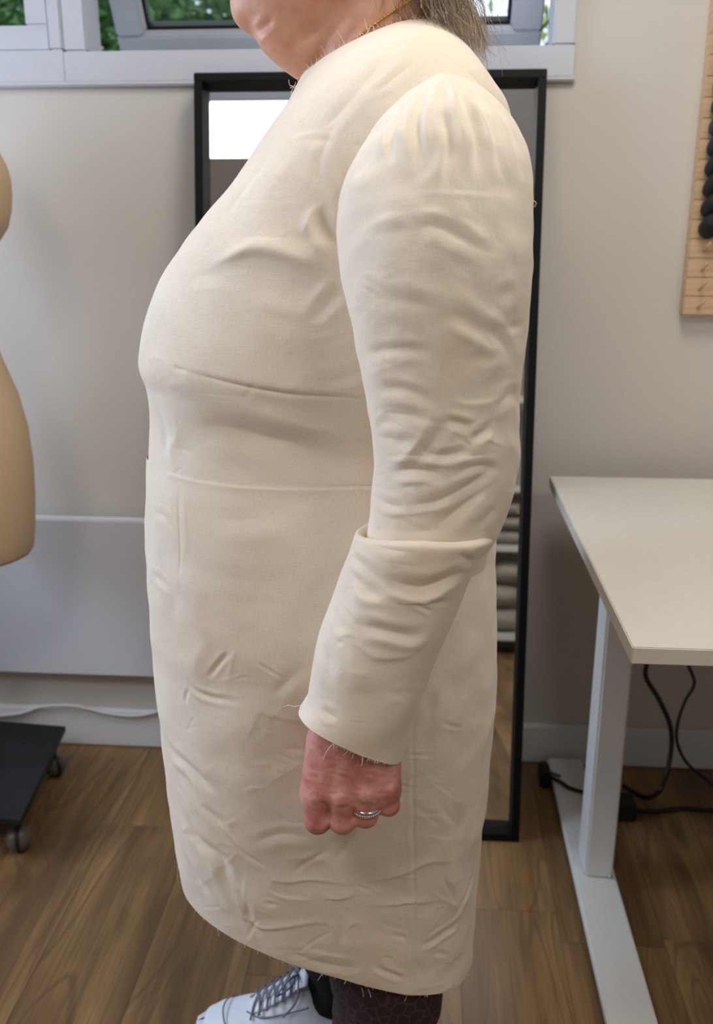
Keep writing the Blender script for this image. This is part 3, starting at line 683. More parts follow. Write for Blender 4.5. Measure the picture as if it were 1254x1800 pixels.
skin_strokes = [
 ([(449, 60), (462, 46), (484, 24)], 5, 3.0, 'v'), ([(525, 128), (560, 95), (590, 55), (620, 10)], 7, 2.2, 'v'), ([(548, 118), (585, 88), (620, 55), (655, 15)], 6, 1.6, 'v'),
 ([(500, 75), (540, 60), (590, 30)], 10, 1.4, 'v'), ([(560, 105), (600, 80), (640, 45)], 4, .6, 'v'), ([(470, 80), (500, 92), (535, 112)], 7, -.8, 'v'), ([(425, 48), (440, 57), (450, 60)], 4, 1.2, 'v'),
 # hand: webs, tendons, wrinkles
 ([(579, 1450), (577, 1430), (572, 1416), (562, 1406)], 4, 3.6, 'c'), ([(623, 1446), (621, 1430), (616, 1418)], 4, 3.4, 'c'), ([(665, 1426), (664, 1414), (660, 1404)], 4, 2.4, 'c'),
 ([(640, 1350), (665, 1352), (692, 1362)], 3, .7, 'v'), ([(634, 1358), (660, 1362), (690, 1372)], 3, .7, 'v'), ([(660, 1398), (676, 1386), (694, 1376)], 4, 1.0, 'v'), ([(560, 1320), (570, 1350), (566, 1385)], 6, 1.0, 'r'), ([(600, 1330), (604, 1365), (604, 1392)], 6, .9, 'r'), ([(632, 1335), (640, 1365), (645, 1388)], 6, .9, 'r'), ([(655, 1345), (670, 1370), (682, 1382)], 5, .8, 'r'),
 ([(582, 1330), (586, 1360), (584, 1390)], 6, .9, 'v'), ([(540, 1400), (556, 1396), (574, 1404)], 3, .6, 'v'), ([(590, 1416), (604, 1420), (616, 1416)], 3, .6, 'v'), ([(548, 1447), (558, 1452), (570, 1448)], 2.5, .5, 'v'), ([(640, 1340), (668, 1344), (695, 1346)], 3, .6, 'v'),
]
for _ in range(60):
    x, y = rng.uniform(545, 698), rng.uniform(1310, 1415); a = rng.uniform(-.3, .5); l = rng.uniform(6, 16)
    skin_strokes.append(([(x-l*math.cos(a), y-l*math.sin(a)), (x, y+rng.uniform(-2, 2)), (x+l*math.cos(a), y+l*math.sin(a))], 2.4, rng.uniform(.25, .6), 'v'))
BN = vnormals(BV, BQ); BV = BV + BN*sculpt(BV, BQ, BN, skin_strokes)[:, None]
def mesh_np(name, V, Q, m, parent=None):
    me = bpy.data.meshes.new(name); me.vertices.add(len(V)); me.vertices.foreach_set('co', V.reshape(-1).astype(np.float32))
    me.loops.add(Q.size); me.loops.foreach_set('vertex_index', Q.reshape(-1).astype(np.int32)); me.polygons.add(len(Q)); me.polygons.foreach_set('loop_start', np.arange(0, Q.size, 4, dtype=np.int32))
    me.update(calc_edges=True); me.polygons.foreach_set('use_smooth', [True]*len(Q)); me.materials.append(m); me.validate(); return link(bpy.data.objects.new(name, me), parent)
person = tag(mesh_np('person', BV, BQ, M['skin']), 'person standing side-on in a cream calico trial dress, arm hanging, hand closed', 'person')
body_bvh = BVHTree.FromPolygons(BV.tolist(), BQ.tolist())

# eyes
for dy in (-.030, .030):
    e = HD(446, -168, dy); MB().sphere((e[0]+.002, e[1], e[2]), .0115, 16, 10).build('eye', M['eye'], person, True)

# ------------------------------------------------------------------ the dress
dress = empty('dress', (0, 0, 0), person)
KEY = np.array([   # x front, x back, z front, z back, half width, squareness, skew, side lift
 [-.1444, .0064, 1.372, 1.428, .074, 2.0, .05, .004], [-.1521, .0201, 1.358, 1.417, .100, 2.0, .12, .006], [-.1609, .0352, 1.342, 1.402, .130, 2.1, .2, .008],
 [-.1749, .0494, 1.322, 1.385, .158, 2.2, .25, .004], [-.1930, .0661, 1.298, 1.362, .178, 2.3, .3, 0], [-.2171, .0851, 1.265, 1.33, .188, 2.4, .25, 0],
 [-.2769, .0998, 1.20, 1.26, .192, 2.4, .2, 0], [-.3173, .1063, 1.14, 1.17, .198, 2.4, .15, 0], [-.3340, .1039, 1.075, 1.08, .203, 2.5, .1, 0], [-.3286, .1023, 1.04, 1.04, .198, 2.5, .1, 0],
 [-.3285, .0995, 1.00, 1.0, .188, 2.5, .1, 0], [-.3323, .0957, .955, .955, .191, 2.5, .1, .006], [-.338, .0903, .90, .90, .203, 2.5, .1, .004], [-.3417, .0932, .80, .79, .212, 2.5, .1, 0],
 [-.3396, .0997, .68, .66, .215, 2.5, .1, 0], [-.3349, .0952, .56, .52, .213, 2.5, .1, .004], [-.3312, .0884, .46, .40, .208, 2.5, .1, .016], [-.322, .0845, .372, .25, .200, 2.6, .1, .036]])
WAIST = 11
def catmull(K, t):
    K = np.asarray(K); k = len(K); out = []
    for u in t:
        i = min(int(u), k-2); f = u-i; p0, p1, p2, p3 = K[max(i-1, 0)], K[i], K[i+1], K[min(i+2, k-1)]
        out.append(.5*((2*p1)+(-p0+p2)*f+(2*p0-5*p1+4*p2-p3)*f*f+(-p0+3*p1-3*p2+p3)*f**3))
    return np.array(out)
def torso(t, n):
    k = catmull(KEY, t); ph = np.arange(n)*2*math.pi/n; c, s = np.cos(ph)[None], np.sin(ph)[None]; e = 2/k[:, 5:6]
    u = np.sign(c)*np.abs(c)**e; v = np.sign(s)*np.abs(s)**e; u = u+k[:, 6:7]*(1-u*u)
    return np.stack([(k[:, 0:1]+k[:, 1:2])/2+(k[:, 1:2]-k[:, 0:1])/2*u, YM+k[:, 4:5]*v, (k[:, 2:3]+k[:, 3:4])/2+(k[:, 3:4]-k[:, 2:3])/2*u+k[:, 7:8]*v*v], -1)
def gridQ(r, c):
    ii, jj = np.meshgrid(np.arange(r-1), np.arange(c), indexing='ij'); a = ii*c+jj; b = ii*c+(jj+1) % c; return np.stack([a, a+c, b+c, b], -1).reshape(-1, 4)
def even(G, n, dens=1):
    """resample each ring so that its points sit at even spacing"""
    out = np.empty((G.shape[0], n, 3))
    for i, r in enumerate(G):
        q = np.vstack([r, r[:1]]); ds = np.linalg.norm(np.diff(q, axis=0), axis=1); ds = ds*np.where(q[1:, 1] < YM, dens, 1.0) if dens != 1 else ds; d = np.r_[0, np.cumsum(ds)]; t = np.arange(n)/n*d[-1]
        for c in range(3): out[i, :, c] = np.interp(t, d, q[:, c])
    return out
def outward(V, Q, ctr):
    N = vnormals(V, Q)
    return N if np.mean(np.einsum('ij,ij->i', N, V-ctr)) > 0 else -N
def undulate(V, amp, wl, seed, aniso=(1, 1, 1)):
    g = np.random.default_rng(seed); h = np.zeros(len(V)); W = V*np.array(aniso)
    for k in range(14):
        d = g.normal(size=3); d /= np.linalg.norm(d); f = 2*math.pi/(wl*g.uniform(.6, 1.7)); h += np.sin(W@d*f+g.uniform(0, 6.3)+1.2*np.sin(W@g.normal(size=3)*f*.35))
    return amp*h/math.sqrt(14)
def cloth(name, G, strokes, parent, mirror=False, und=(.0006, .06), seed=1, gain=1.0, both_sides=False):
    r, c, _ = G.shape; V = G.reshape(-1, 3); Q = gridQ(r, c); N = outward(V, Q, V.mean(0)); d = sculpt(V, Q, N, strokes, gain)+undulate(V, und[0], und[1], seed)
    if both_sides:          # the far half of the garment creases like the near half
        W = V.copy(); W[:, 1] = 2*YM-W[:, 1]
    V = V+N*d[:, None]; G2 = V.reshape(r, c, 3)
    o = grid_obj(name, G2, True, M['calico'], parent, (1.2, 1.0))
    if mirror:
        G3 = G2.copy(); G3[..., 1] = 2*YM-G3[..., 1]; m2 = grid_obj(name, G3[:, ::-1], True, M['calico'], parent, (1.2, 1.0)); return o, G2, m2
    return o, G2
def hem_rows(G, first, step=.006):
    """turn the raw edge: two extra rows folded just inside the cloth so the edge has thickness"""
    e = G[0] if first else G[-1]; nx = G[1] if first else G[-2]; c = e.mean(0); inn = (c-e); inn /= np.linalg.norm(inn, axis=1)[:, None]
    a = e+inn*.0016; b = e+(nx-e)*3+inn*.002
    return np.concatenate([b[None], a[None], G]) if first else np.concatenate([G, a[None], b[None]])
NT_ = 560
crumple = []
g_ = np.random.default_rng(11)
for _ in range(150):
    x, y = g_.uniform(320, 825), 1740-600*g_.random()**1.5; a = g_.normal(-.1, .6); l = g_.uniform(8, 45); b = g_.uniform(-6, 6)
    crumple.append(([(x-l*math.cos(a), y-l*math.sin(a)), (x+b, y+b), (x+l*math.cos(a), y+l*math.sin(a))], g_.uniform(2.2, 5), g_.uniform(.4, 1.2), g_.choice(['v', 'r', 's', '-s'])))
def rumple(n, x0, x1, y0, y1, amp, ang, seed):
    g = np.random.default_rng(seed); out = []
    for _ in range(n):
        x, y = g.uniform(x0, x1), g.uniform(y0, y1); a = g.normal(ang, .5); l = g.uniform(8, 32); b = g.uniform(-5, 5)
        out.append(([(x-l*math.cos(a), y-l*math.sin(a)), (x+b, y+b), (x+l*math.cos(a), y+l*math.sin(a))], g.uniform(2.5, 5), g.uniform(.3, 1)*amp, g.choice(['v', 'r', 's', '-s'])))
    return out
bod_strokes = rumple(50, 280, 660, 200, 850, .7, -.3, 31) + [
 ([(375, 470), (410, 462), (460, 452), (528, 470), (592, 492)], 12, 7.5, 's'), ([(400, 484), (460, 482), (530, 500), (580, 512)], 15, 4.0, 'v'),
 ([(553, 355), (547, 390), (539, 425)], 7, 3.5, 'r'), ([(558, 360), (574, 408), (594, 450)], 9, 5.5, 'v'), ([(608, 498), (575, 530), (540, 568)], 7, 4.0, 'v'), ([(600, 520), (572, 548), (545, 580)], 8, 2.0, 'r'),
 ([(531, 598), (575, 590), (622, 579)], 4, 1.5, 'r'), ([(520, 470), (560, 440), (590, 430)], 8, 2.0, 'r'),
 ([(300, 641), (356, 662), (427, 680), (517, 695), (600, 700), (665, 704)], 3, 2.6, 'c'), ([(300, 640), (356, 660), (427, 678), (517, 692), (600, 697), (665, 700)], 9, 2.0, 's'), ([(302, 643), (314, 647), (330, 652)], 3, 1.6, 'c'),
 ([(258, 622), (275, 632), (300, 642)], 5, 1.5, 'r'), ([(262, 640), (272, 655), (276, 672)], 3, 1.0, 'v'),
 ([(325, 745), (409, 762), (499, 786), (570, 812), (630, 835)], 17, 5.0, 'v'), ([(380, 705), (450, 722), (517, 745), (589, 770), (640, 780)], 14, 2.6, 'r'), ([(540, 770), (600, 790), (650, 792)], 8, 1.5, 'r'),
 ([(296, 715), (310, 755), (308, 795), (321, 838)], 9, 3.6, 'r'), ([(280, 720), (290, 760), (292, 810)], 9, 2.0, 'v'), ([(312, 785), (330, 790), (345, 800)], 5, 1.0, 'c'),
 ([(610, 175), (588, 240), (578, 290), (584, 350), (592, 400)], 9, 1.2, 'r'), ([(596, 185), (570, 260), (566, 310), (572, 360)], 8, 1.6, 'v'),
 ([(717, 76), (663, 125), (588, 205), (520, 280)], 9, 1.4, 'v'), ([(735, 70), (700, 95), (660, 128)], 6, 1.2, 'r'), ([(740, 100), (700, 130), (640, 175)], 5, .8, 'v'), ([(480, 260), (430, 330), (380, 400)], 10, 1.0, 'v'), ([(560, 230), (500, 310), (440, 390)], 12, 1.0, 'r'),
 ([(800, 110), (845, 150), (885, 205)], 7, 1.2, 'v'), ([(780, 120), (830, 160), (870, 215)], 5, 1.2, 'r'),
 ([(360, 560), (420, 620), (500, 650)], 20, 1.2, 'r'), ([(640, 640), (600, 668), (540, 680)], 8, 1.4, 'v'), ([(330, 480), (390, 490), (430, 540)], 12, 1.2, 'v'),
]
GB = even(torso(np.r_[np.linspace(0, 5, 150)[:-1], np.linspace(5, WAIST+.12, 280)], 1200), NT_, 2.4)
neck_rows = hem_rows(GB, True)
bodice, GB2 = cloth('bodice', neck_rows, bod_strokes, dress, und=(.0007, .07), seed=3)
skirt_strokes = crumple + [
 ([(252, 780), (277, 812), (320, 841), (373, 850), (481, 857), (560, 859), (665, 860)], 4, 1.7, '-sf'),
 ([(317, 846), (316, 935), (320, 1060)], 2.0, 1.3, 'c'), ([(326, 858), (326, 930), (325, 990)], 3, 1.0, 'r'), ([(322, 975), (345, 1060), (356, 1120), (345, 1200), (350, 1260)], 16, 3.2, 'r'), ([(280, 960), (300, 1040), (320, 1110)], 14, 2.2, 'v'), ([(270, 900), (290, 910), (305, 930)], 6, 1.2, 'v'), ([(262, 1010), (285, 1020), (300, 1040)], 6, 1.6, 'v'),
 ([(405, 1145), (386, 1168), (362, 1197)], 3.5, 2.2, 'v'), ([(420, 1130), (410, 1165), (398, 1208)], 3.5, 1.4, 'r'), ([(322, 1185), (345, 1215), (375, 1230), (435, 1237)], 4.5, 2.4, 'v'), ([(330, 1240), (325, 1225), (335, 1205)], 3.5, 1.6, 'v'),
 ([(530, 1165), (505, 1200), (478, 1232)], 9, 1.6, 'v'), ([(440, 1252), (490, 1262), (545, 1276)], 7, 1.8, 's'), ([(600, 1050), (560, 1110), (530, 1160)], 12, 1.4, 'r'),
 ([(288, 1300), (330, 1350), (382, 1394)], 9, 3.6, 'v'), ([(296, 1290), (345, 1335), (390, 1370)], 9, 2.4, 'r'), ([(298, 1340), (355, 1412), (400, 1465)], 9, 3.2, 'v'), ([(302, 1378), (350, 1440), (395, 1500)], 10, 3.0, 'r'), ([(303, 1408), (350, 1470), (385, 1515), (414, 1590)], 10, 4.2, 'v'), ([(312, 1440), (350, 1500), (382, 1545), (405, 1610)], 11, 3.4, 'r'), ([(316, 1480), (345, 1535), (372, 1590)], 9, 3.0, 'v'),
 ([(388, 1455), (430, 1503), (465, 1526)], 4.5, 2.4, 'v'), ([(463, 1543), (505, 1552), (550, 1549), (632, 1560)], 5, 2.4, 's'), ([(405, 1600), (440, 1620), (470, 1632), (555, 1622), (600, 1632)], 5, 2.4, 's'), ([(466, 1560), (500, 1575), (560, 1580)], 5, 1.8, '-s'),
 ([(440, 1490), (500, 1470), (560, 1480)], 8, 1.6, 'v'), ([(480, 1520), (540, 1510), (600, 1525)], 7, 1.8, 'r'), ([(430, 1560), (460, 1590), (500, 1605)], 7, 1.8, 'r'), ([(415, 1560), (440, 1610), (450, 1650)], 7, 2.0, 'v'),
 ([(726, 1270), (727, 1340), (727, 1433), (729, 1520), (730, 1635), (735, 1745)], 2.0, 1.5, 'cf'), ([(719, 1270), (719, 1340), (719, 1433), (721, 1520), (722, 1635), (726, 1745)], 4, .7, 'rf'),
 ([(726, 1437), (745, 1436), (765, 1434)], 3, 1.2, 'r'), ([(632, 1558), (699, 1540), (762, 1518), (802, 1514)], 6, 3.4, 's'), ([(560, 1578), (600, 1582), (626, 1574)], 4, 2.2, 's'), ([(645, 1596), (690, 1592), (722, 1586), (792, 1587)], 5, 3.2, 's'),
 ([(750, 1562), (780, 1582), (816, 1599)], 3, 1.4, 'r'), ([(737, 1660), (777, 1645), (816, 1610)], 6, 3.2, 'v'), ([(655, 1692), (685, 1712), (712, 1726)], 5, 2.4, 'v'), ([(852, 1490), (832, 1540), (818, 1580), (798, 1610)], 7, 2.6, 'v'), ([(800, 1404), (806, 1460), (804, 1514)], 11, 2.4, 'v'), ([(845, 1400), (830, 1470), (815, 1520)], 9, 2.2, 'r'),
 ([(800, 1130), (795, 1230), (790, 1330)], 13, 2.0, 'v'), ([(840, 1060), (835, 1160), (838, 1260)], 13, 1.8, 'r'), ([(760, 1200), (752, 1270), (745, 1330)], 9, 1.8, 'v'), ([(560, 1640), (620, 1660), (680, 1650)], 10, 2.0, 'r'), ([(500, 1660), (560, 1690), (640, 1700)], 9, 1.8, 'v'), ([(630, 1650), (640, 1690), (650, 1730)], 8, 1.8, 'r'),
 ([(580, 1600), (600, 1640), (590, 1690)], 7, 1.6, 'v'), ([(770, 1540), (790, 1560), (800, 1590)], 5, 1.6, 'v'), ([(340, 900), (430, 915), (520, 905)], 14, 1.0, 'v'), ([(360, 1010), (450, 1020), (540, 1015)], 10, .8, 'v'),
]
k_ = torso(np.r_[np.linspace(WAIST-.02, len(KEY)-1, 470)], 1200)
GS = even(k_, NT_, 2.4); ctr = np.array([-.12, YM, 0]); dxy = GS[..., :2]-ctr[:2]; GS[..., :2] += dxy/np.linalg.norm(dxy, axis=-1)[..., None]*.0008
GS = hem_rows(GS, False)
skirt, GS2 = cloth('skirt', GS, skirt_strokes, dress, und=(.0009, .075), seed=5)

# sleeves: front, back, outer and inner line of the tube, shoulder seam to elbow
def A(x, y, Y): return P(x, y, Y)
U = [
 (A(625, 352, 1.02), A(878, 315, 1.03), A(768, 165, 1.02), A(762, 425, 1.02)),
 (A(600, 352, .948), A(925, 300, .960), A(775, 131, .962), A(762, 440, .975)),
 (A(592, 385, .930), A(936, 325, .935), A(775, 139, .915), A(762, 462, .965)),
 (A(594, 440, .905), A(937, 395, .905), A(778, 196, .868), A(764, 505, .955)),
 (A(604, 510, .890), A(935, 500, .890), A(776, 320, .838), A(768, 560, .950)),
 (A(618, 570, .884), A(927, 590, .884), A(774, 480, .822), A(772, 640, .945))]
for f, b, yc, th, dz in (((635, 660), (916, 680), .882, .060, .02), ((647, 720), (914, 742), .880, .059, .0), ((657, 790), (913, 800), .878, .058, 0), ((655, 850), (902, 868), .876, .056, 0), ((649, 905), (882, 925), .873, .054, 0), ((645, 950), (862, 962), .868, .050, 0), ((643, 985), (852, 995), .866, .047, 0)):
    p, q = A(*f, yc), A(*b, yc); m = (p+q)/2; U.append((p, q, m+np.array([0, -th, dz]), m+np.array([0, th, 0])))
def tube4(K, t, n, e):
    K = catmull(np.array(K).reshape(len(K), 12), t).reshape(-1, 4, 3); ee = np.interp(t, *e)[:, None, None]
    Fp, Bp, O, I = (K[:, i][:, None] for i in range(4)); c = (Fp+Bp+O+I)/4; ph = np.arange(n)*2*math.pi/n; cs, sn = np.cos(ph)[None, :, None], np.sin(ph)[None, :, None]
    # centre each tube on its front-back line so the quarter curves meet smoothly
    c = (Fp+Bp)/2*.5+(O+I)/2*.5
    a = np.abs(cs)**(2/ee); b = np.abs(sn)**(2/ee)
    return c+a*np.where(cs > 0, Fp-c, Bp-c)+b*np.where(sn > 0, O-c, I-c)
sl_strokes = rumple(70, 600, 920, 480, 940, 1.1, .05, 32)+rumple(14, 620, 920, 350, 480, .7, .1, 33) + [
 ([(714, 338), (780, 337), (853, 341), (930, 356)], 3, 1.0, '-s'), ([(626, 412), (681, 394), (728, 400)], 8, 1.8, 'r'), ([(640, 430), (690, 412), (730, 412)], 8, 1.4, 'v'), ([(722, 412), (756, 401), (817, 425), (876, 460)], 7, 3.0, 'v'), ([(730, 425), (770, 415), (820, 440), (860, 462)], 8, 2.0, 'r'), ([(610, 440), (640, 428), (680, 424)], 7, 1.4, 'r'),
 ([(640, 522), (681, 519), (730, 530), (772, 545)], 9, 3.0, 'v'), ([(646, 540), (690, 538), (760, 560)], 9, 2.2, 'r'), ([(785, 533), (831, 564), (875, 604), (912, 655)], 8, 4.6, 'v'), ([(785, 550), (825, 580), (862, 618), (890, 655)], 11, 3.0, 'r'), ([(860, 545), (890, 520), (910, 500)], 8, 1.6, 'v'),
 ([(634, 624), (681, 613), (725, 614), (770, 620)], 6, 3.0, 'v'), ([(636, 638), (681, 626), (735, 626)], 6, 1.6, 'r'), ([(640, 657), (681, 638), (735, 630)], 6, 2.4, '-s'), ([(640, 668), (690, 655), (740, 668)], 8, 1.8, 'r'), ([(664, 676), (718, 689), (770, 713)], 6, 3.4, 'v'), ([(650, 690), (700, 705), (760, 720)], 6, 2.0, 'r'), ([(650, 720), (714, 733), (768, 742)], 6, 2.6, 'v'), ([(655, 742), (690, 744), (722, 760)], 6, 2.4, 'v'), ([(660, 735), (700, 748), (730, 765)], 5, 1.4, 'r'),
 ([(778, 743), (806, 748), (836, 760)], 5, 3.2, 'v'), ([(776, 712), (745, 756), (712, 812), (678, 842)], 8, 4.8, 'r'), ([(790, 730), (762, 775), (730, 825)], 7, 3.0, 'v'), ([(868, 742), (845, 765), (826, 780)], 6, 3.0, 'v'), ([(880, 750), (850, 780), (830, 800)], 8, 2.2, 'r'), ([(793, 704), (831, 708), (895, 687)], 5, 2.2, '-s'), ([(860, 715), (890, 700), (912, 695)], 7, 1.6, 'v'),
 ([(738, 796), (787, 803), (835, 790)], 5, 3.2, 'v'), ([(735, 810), (790, 816), (850, 795), (890, 760)], 6, 2.2, 'r'), ([(678, 836), (729, 827), (785, 834)], 6, 4.4, 'v'), ([(672, 850), (735, 845), (790, 850)], 7, 2.2, 'r'), ([(785, 845), (812, 830), (845, 822), (890, 830)], 5, 2.4, 'v'), ([(700, 885), (765, 877), (831, 850), (880, 810)], 7, 3.6, 'v'), ([(690, 868), (760, 862), (820, 838)], 8, 2.0, 'r'), ([(650, 872), (680, 886), (712, 888)], 5, 2.4, 'v'), ([(655, 760), (690, 775), (730, 778)], 6, 2.0, 'v'), ([(658, 795), (700, 800), (735, 790)], 6, 2.0, 'r'),
 ([(652, 902), (721, 902), (800, 886)], 5, 2.2, 's'), ([(768, 926), (809, 894), (858, 862)], 9, 4.0, 'v'), ([(800, 925), (840, 895), (880, 860)], 9, 2.2, 'r'), ([(690, 925), (740, 932), (800, 920)], 6, 1.6, 'v'), ([(880, 890), (860, 910), (840, 930)], 6, 1.4, 'v'), ([(830, 640), (850, 620), (880, 640)], 8, 1.2, 'v'), ([(800, 590), (790, 640), (800, 680)], 9, 1.2, 'v'),
 # gathers at the cap
 ([(690, 185), (680, 235), (672, 285)], 6, 2.0, 'r'), ([(708, 165), (695, 225), (684, 300)], 5, 2.0, 'v'), ([(732, 155), (716, 225), (706, 300)], 7, 2.6, 'r'), ([(748, 150), (738, 215), (728, 300)], 6, 3.0, 'v'), ([(762, 142), (752, 210), (745, 300)], 5, 2.2, 'r'), ([(778, 138), (784, 223), (785, 330)], 5, 3.2, 'v'), ([(790, 136), (806, 200), (822, 310)], 5, 3.0, 'r'), ([(800, 138), (825, 210), (846, 320)], 5, 3.0, 'v'), ([(815, 142), (846, 220), (868, 320)], 5, 2.6, 'r'), ([(826, 146), (862, 230), (888, 330)], 5, 2.4, 'v'), ([(845, 160), (885, 240), (910, 330)], 6, 2.2, 'r'), ([(865, 180), (902, 250), (922, 320)], 5, 1.8, 'v'), ([(736, 240), (742, 280), (738, 320)], 9, 1.8, 'v'), ([(650, 270), (630, 330), (618, 400)], 10, 1.4, 'r'),
 ([(815, 150), (818, 160), (822, 168)], 3, 2.0, 'v'),
]
sl_strokes = [(p_, w_, d_*1.6, k_) if p_[0][1] < 190 and p_[-1][1] > 280 else (p_, w_, d_, k_) for p_, w_, d_, k_ in sl_strokes]     # the cap is gathered hard
tU = np.linspace(0, len(U)-1, 420); GU = even(tube4(U, tU, 720, ([0, 1, 2, 3, 4.5, 12], [1.6, 1.6, 1.75, 2.0, 2.15, 2.1])), 300)
s_o, GU2, s_m = cloth('upper_sleeve', GU, sl_strokes, dress, True, und=(.0006, .05), seed=9, gain=.86)
# lower sleeve: rolled rim of the pinned tuck at the elbow down to the raw cuff
LK = []
def sec(f, b, yc, th, dzO=0, dzI=0):
    p, q = A(*f, yc), A(*b, yc); m = (p+q)/2; return (p, q, m+np.array([0, -th, dzO]), m+np.array([0, th, dzI]))
LK = [sec((650, 972), (850, 972), .866, .048, .010), sec((645, 955), (853, 955), .866, .052, .010), sec((634, 938), (861, 938), .866, .058, .012), sec((625, 938), (867, 940), .866, .064, .012), sec((621, 948), (866, 950), .865, .0665, .012), sec((613, 972), (850, 972), .864, .066, .008),
      sec((601, 1003), (832, 1000), .862, .064), sec((586, 1045), (815, 1044), .858, .062), sec((569, 1090), (794, 1095), .855, .060), sec((553, 1145), (769, 1148), .852, .058), sec((546, 1195), (748, 1205), .850, .056), sec((541, 1222), (727, 1262), .848, .055, .006), sec((526, 1247), (707, 1331), .846, .053, .014)]
lo_strokes = rumple(26, 560, 840, 970, 1240, 1.0, .3, 34) + [
 ([(655, 1009), (686, 1035), (746, 1050), (795, 1036), (838, 996)], 8, 4.6, 'r'), ([(672, 1008), (700, 1022), (746, 1030), (798, 1018), (830, 992)], 8, 3.4, 'v'), ([(612, 1024), (640, 1046), (705, 1064)], 7, 3.2, 'r'), ([(618, 1012), (640, 1030), (675, 1050)], 7, 3.0, 'v'), ([(634, 1112), (665, 1124), (718, 1131), (766, 1112)], 8, 4.4, 'r'), ([(640, 1100), (670, 1110), (715, 1116), (760, 1102)], 8, 3.0, 'v'),
 ([(596, 1118), (640, 1152), (668, 1164), (715, 1157), (750, 1130)], 8, 3.4, 's'), ([(566, 1118), (574, 1165), (582, 1212)], 9, 2.4, 'v'), ([(619, 970), (633, 993), (690, 1038)], 6, 2.6, 'v'), ([(561, 1244), (575, 1254), (594, 1262)], 5, 1.8, 'v'), ([(588, 1065), (595, 1090), (604, 1108)], 7, 2.0, 'v'), ([(800, 975), (825, 985), (840, 975)], 6, 2.0, 'v'), ([(690, 990), (740, 1000), (790, 990)], 10, 1.8, 'r'), ([(640, 1070), (690, 1085), (740, 1080)], 12, 1.6, 'r'), ([(620, 1090), (650, 1102), (690, 1106)], 9, 1.6, 'v'), ([(590, 1150), (630, 1185), (690, 1195)], 14, 1.6, 'r'), ([(600, 1210), (650, 1225), (700, 1220)], 12, 1.2, 'v'), ([(770, 1060), (745, 1110), (720, 1170)], 12, 1.6, 'r'), ([(640, 965), (660, 985), (700, 1000)], 7, 1.8, 'r'), ([(655, 958), (690, 968), (740, 973)], 5, 1.4, 'v'),
]
GL = even(tube4(LK, np.linspace(0, len(LK)-1, 340), 720, ([0, 12], [2.15, 2.2])), 280)
GL = hem_rows(GL, False)
l_o, GL2, l_m = cloth('lower_sleeve', GL, lo_strokes, dress, True, und=(.0006, .05), seed=13)

# frayed raw edges and loose threads
def fray(name, ring, out_dir, keepf, n, ln, seed):
    g = np.random.default_rng(seed); m = MB(); q = np.vstack([ring, ring[:1]]); seg = len(ring)
    for _ in range(n):
        i = g.integers(0, seg); f = g.random(); p = q[i]*(1-f)+q[i+1]*f
        if not keepf(p): continue
        d = np.asarray(out_dir(p), float)+g.normal(size=3)*.45; d /= np.linalg.norm(d); l = ln*g.gamma(2, .5); c = g.normal(size=3)*l*.35
        m.tube([p-d*.001, p+d*l*.5+c*.4, p+d*l+c], [.00032, .00028, .0002], 3)
    return stuff(m.build(name, M['yarn'], dress))
ne = GB2[1]; fray('frayed_neckline', ne, lambda p: (0, -.2, .9), lambda p: p[1] < YM+.03, 420, .0032, 1)
ce = GL2[-2]; fray('frayed_cuff', ce, lambda p: (-.25, 0, -1), lambda p: p[0] > -.085, 260, .0022, 2)
he = GS2[-2]; fray('frayed_hem', he, lambda p: (.1*(p[0]+.12)/.2, -.2, -1), lambda p: True, 260, .0018, 3)
fb_ = lambda p: 1
def strand(pts, r=.00034, name='loose_thread'): return MB().tube(curve3(pts, 18), r, 4).build(name, M['yarn'], dress, True)
Yh = .80
strand([A(599, 1303, .800), A(588, 1306, .797), A(577, 1317, .795), A(571, 1328, .797), A(569, 1336, .799)])
strand([A(528, 1240, .83), A(518, 1242, .84), A(508, 1240, .87), A(498, 1243, .90)])
strand([A(647, 1738, .935), A(652, 1752, .935), A(650, 1772, .94), A(655, 1788, .94), A(652, 1802, .945)], .0004)
strand([A(636, 1736, .935), A(639, 1748, .935), A(638, 1756, .94)]); strand([A(716, 1742, .94), A(714, 1755, .94), A(707, 1764, .94), A(706, 1772, .94)], .0004)
strand([A(527, 1697, 1.05), A(532, 1700, 1.05), A(531, 1708, 1.05)]); strand([A(937, 352, .93), A(943, 357, .93), A(940, 364, .93)])
strand([A(313, 1520, 1.08), A(312, 1545, 1.08), A(317, 1552, 1.08)])
for pts in ([(533, 148), (522, 150), (514, 157), (512, 168), (518, 170)], [(531, 146), (524, 160), (516, 168)], [(520, 144), (518, 150), (510, 155)], [(512, 150), (524, 158), (532, 156)], [(508, 140), (509, 148), (512, 152)]): strand([A(x, y, 1.115) for x, y in pts])

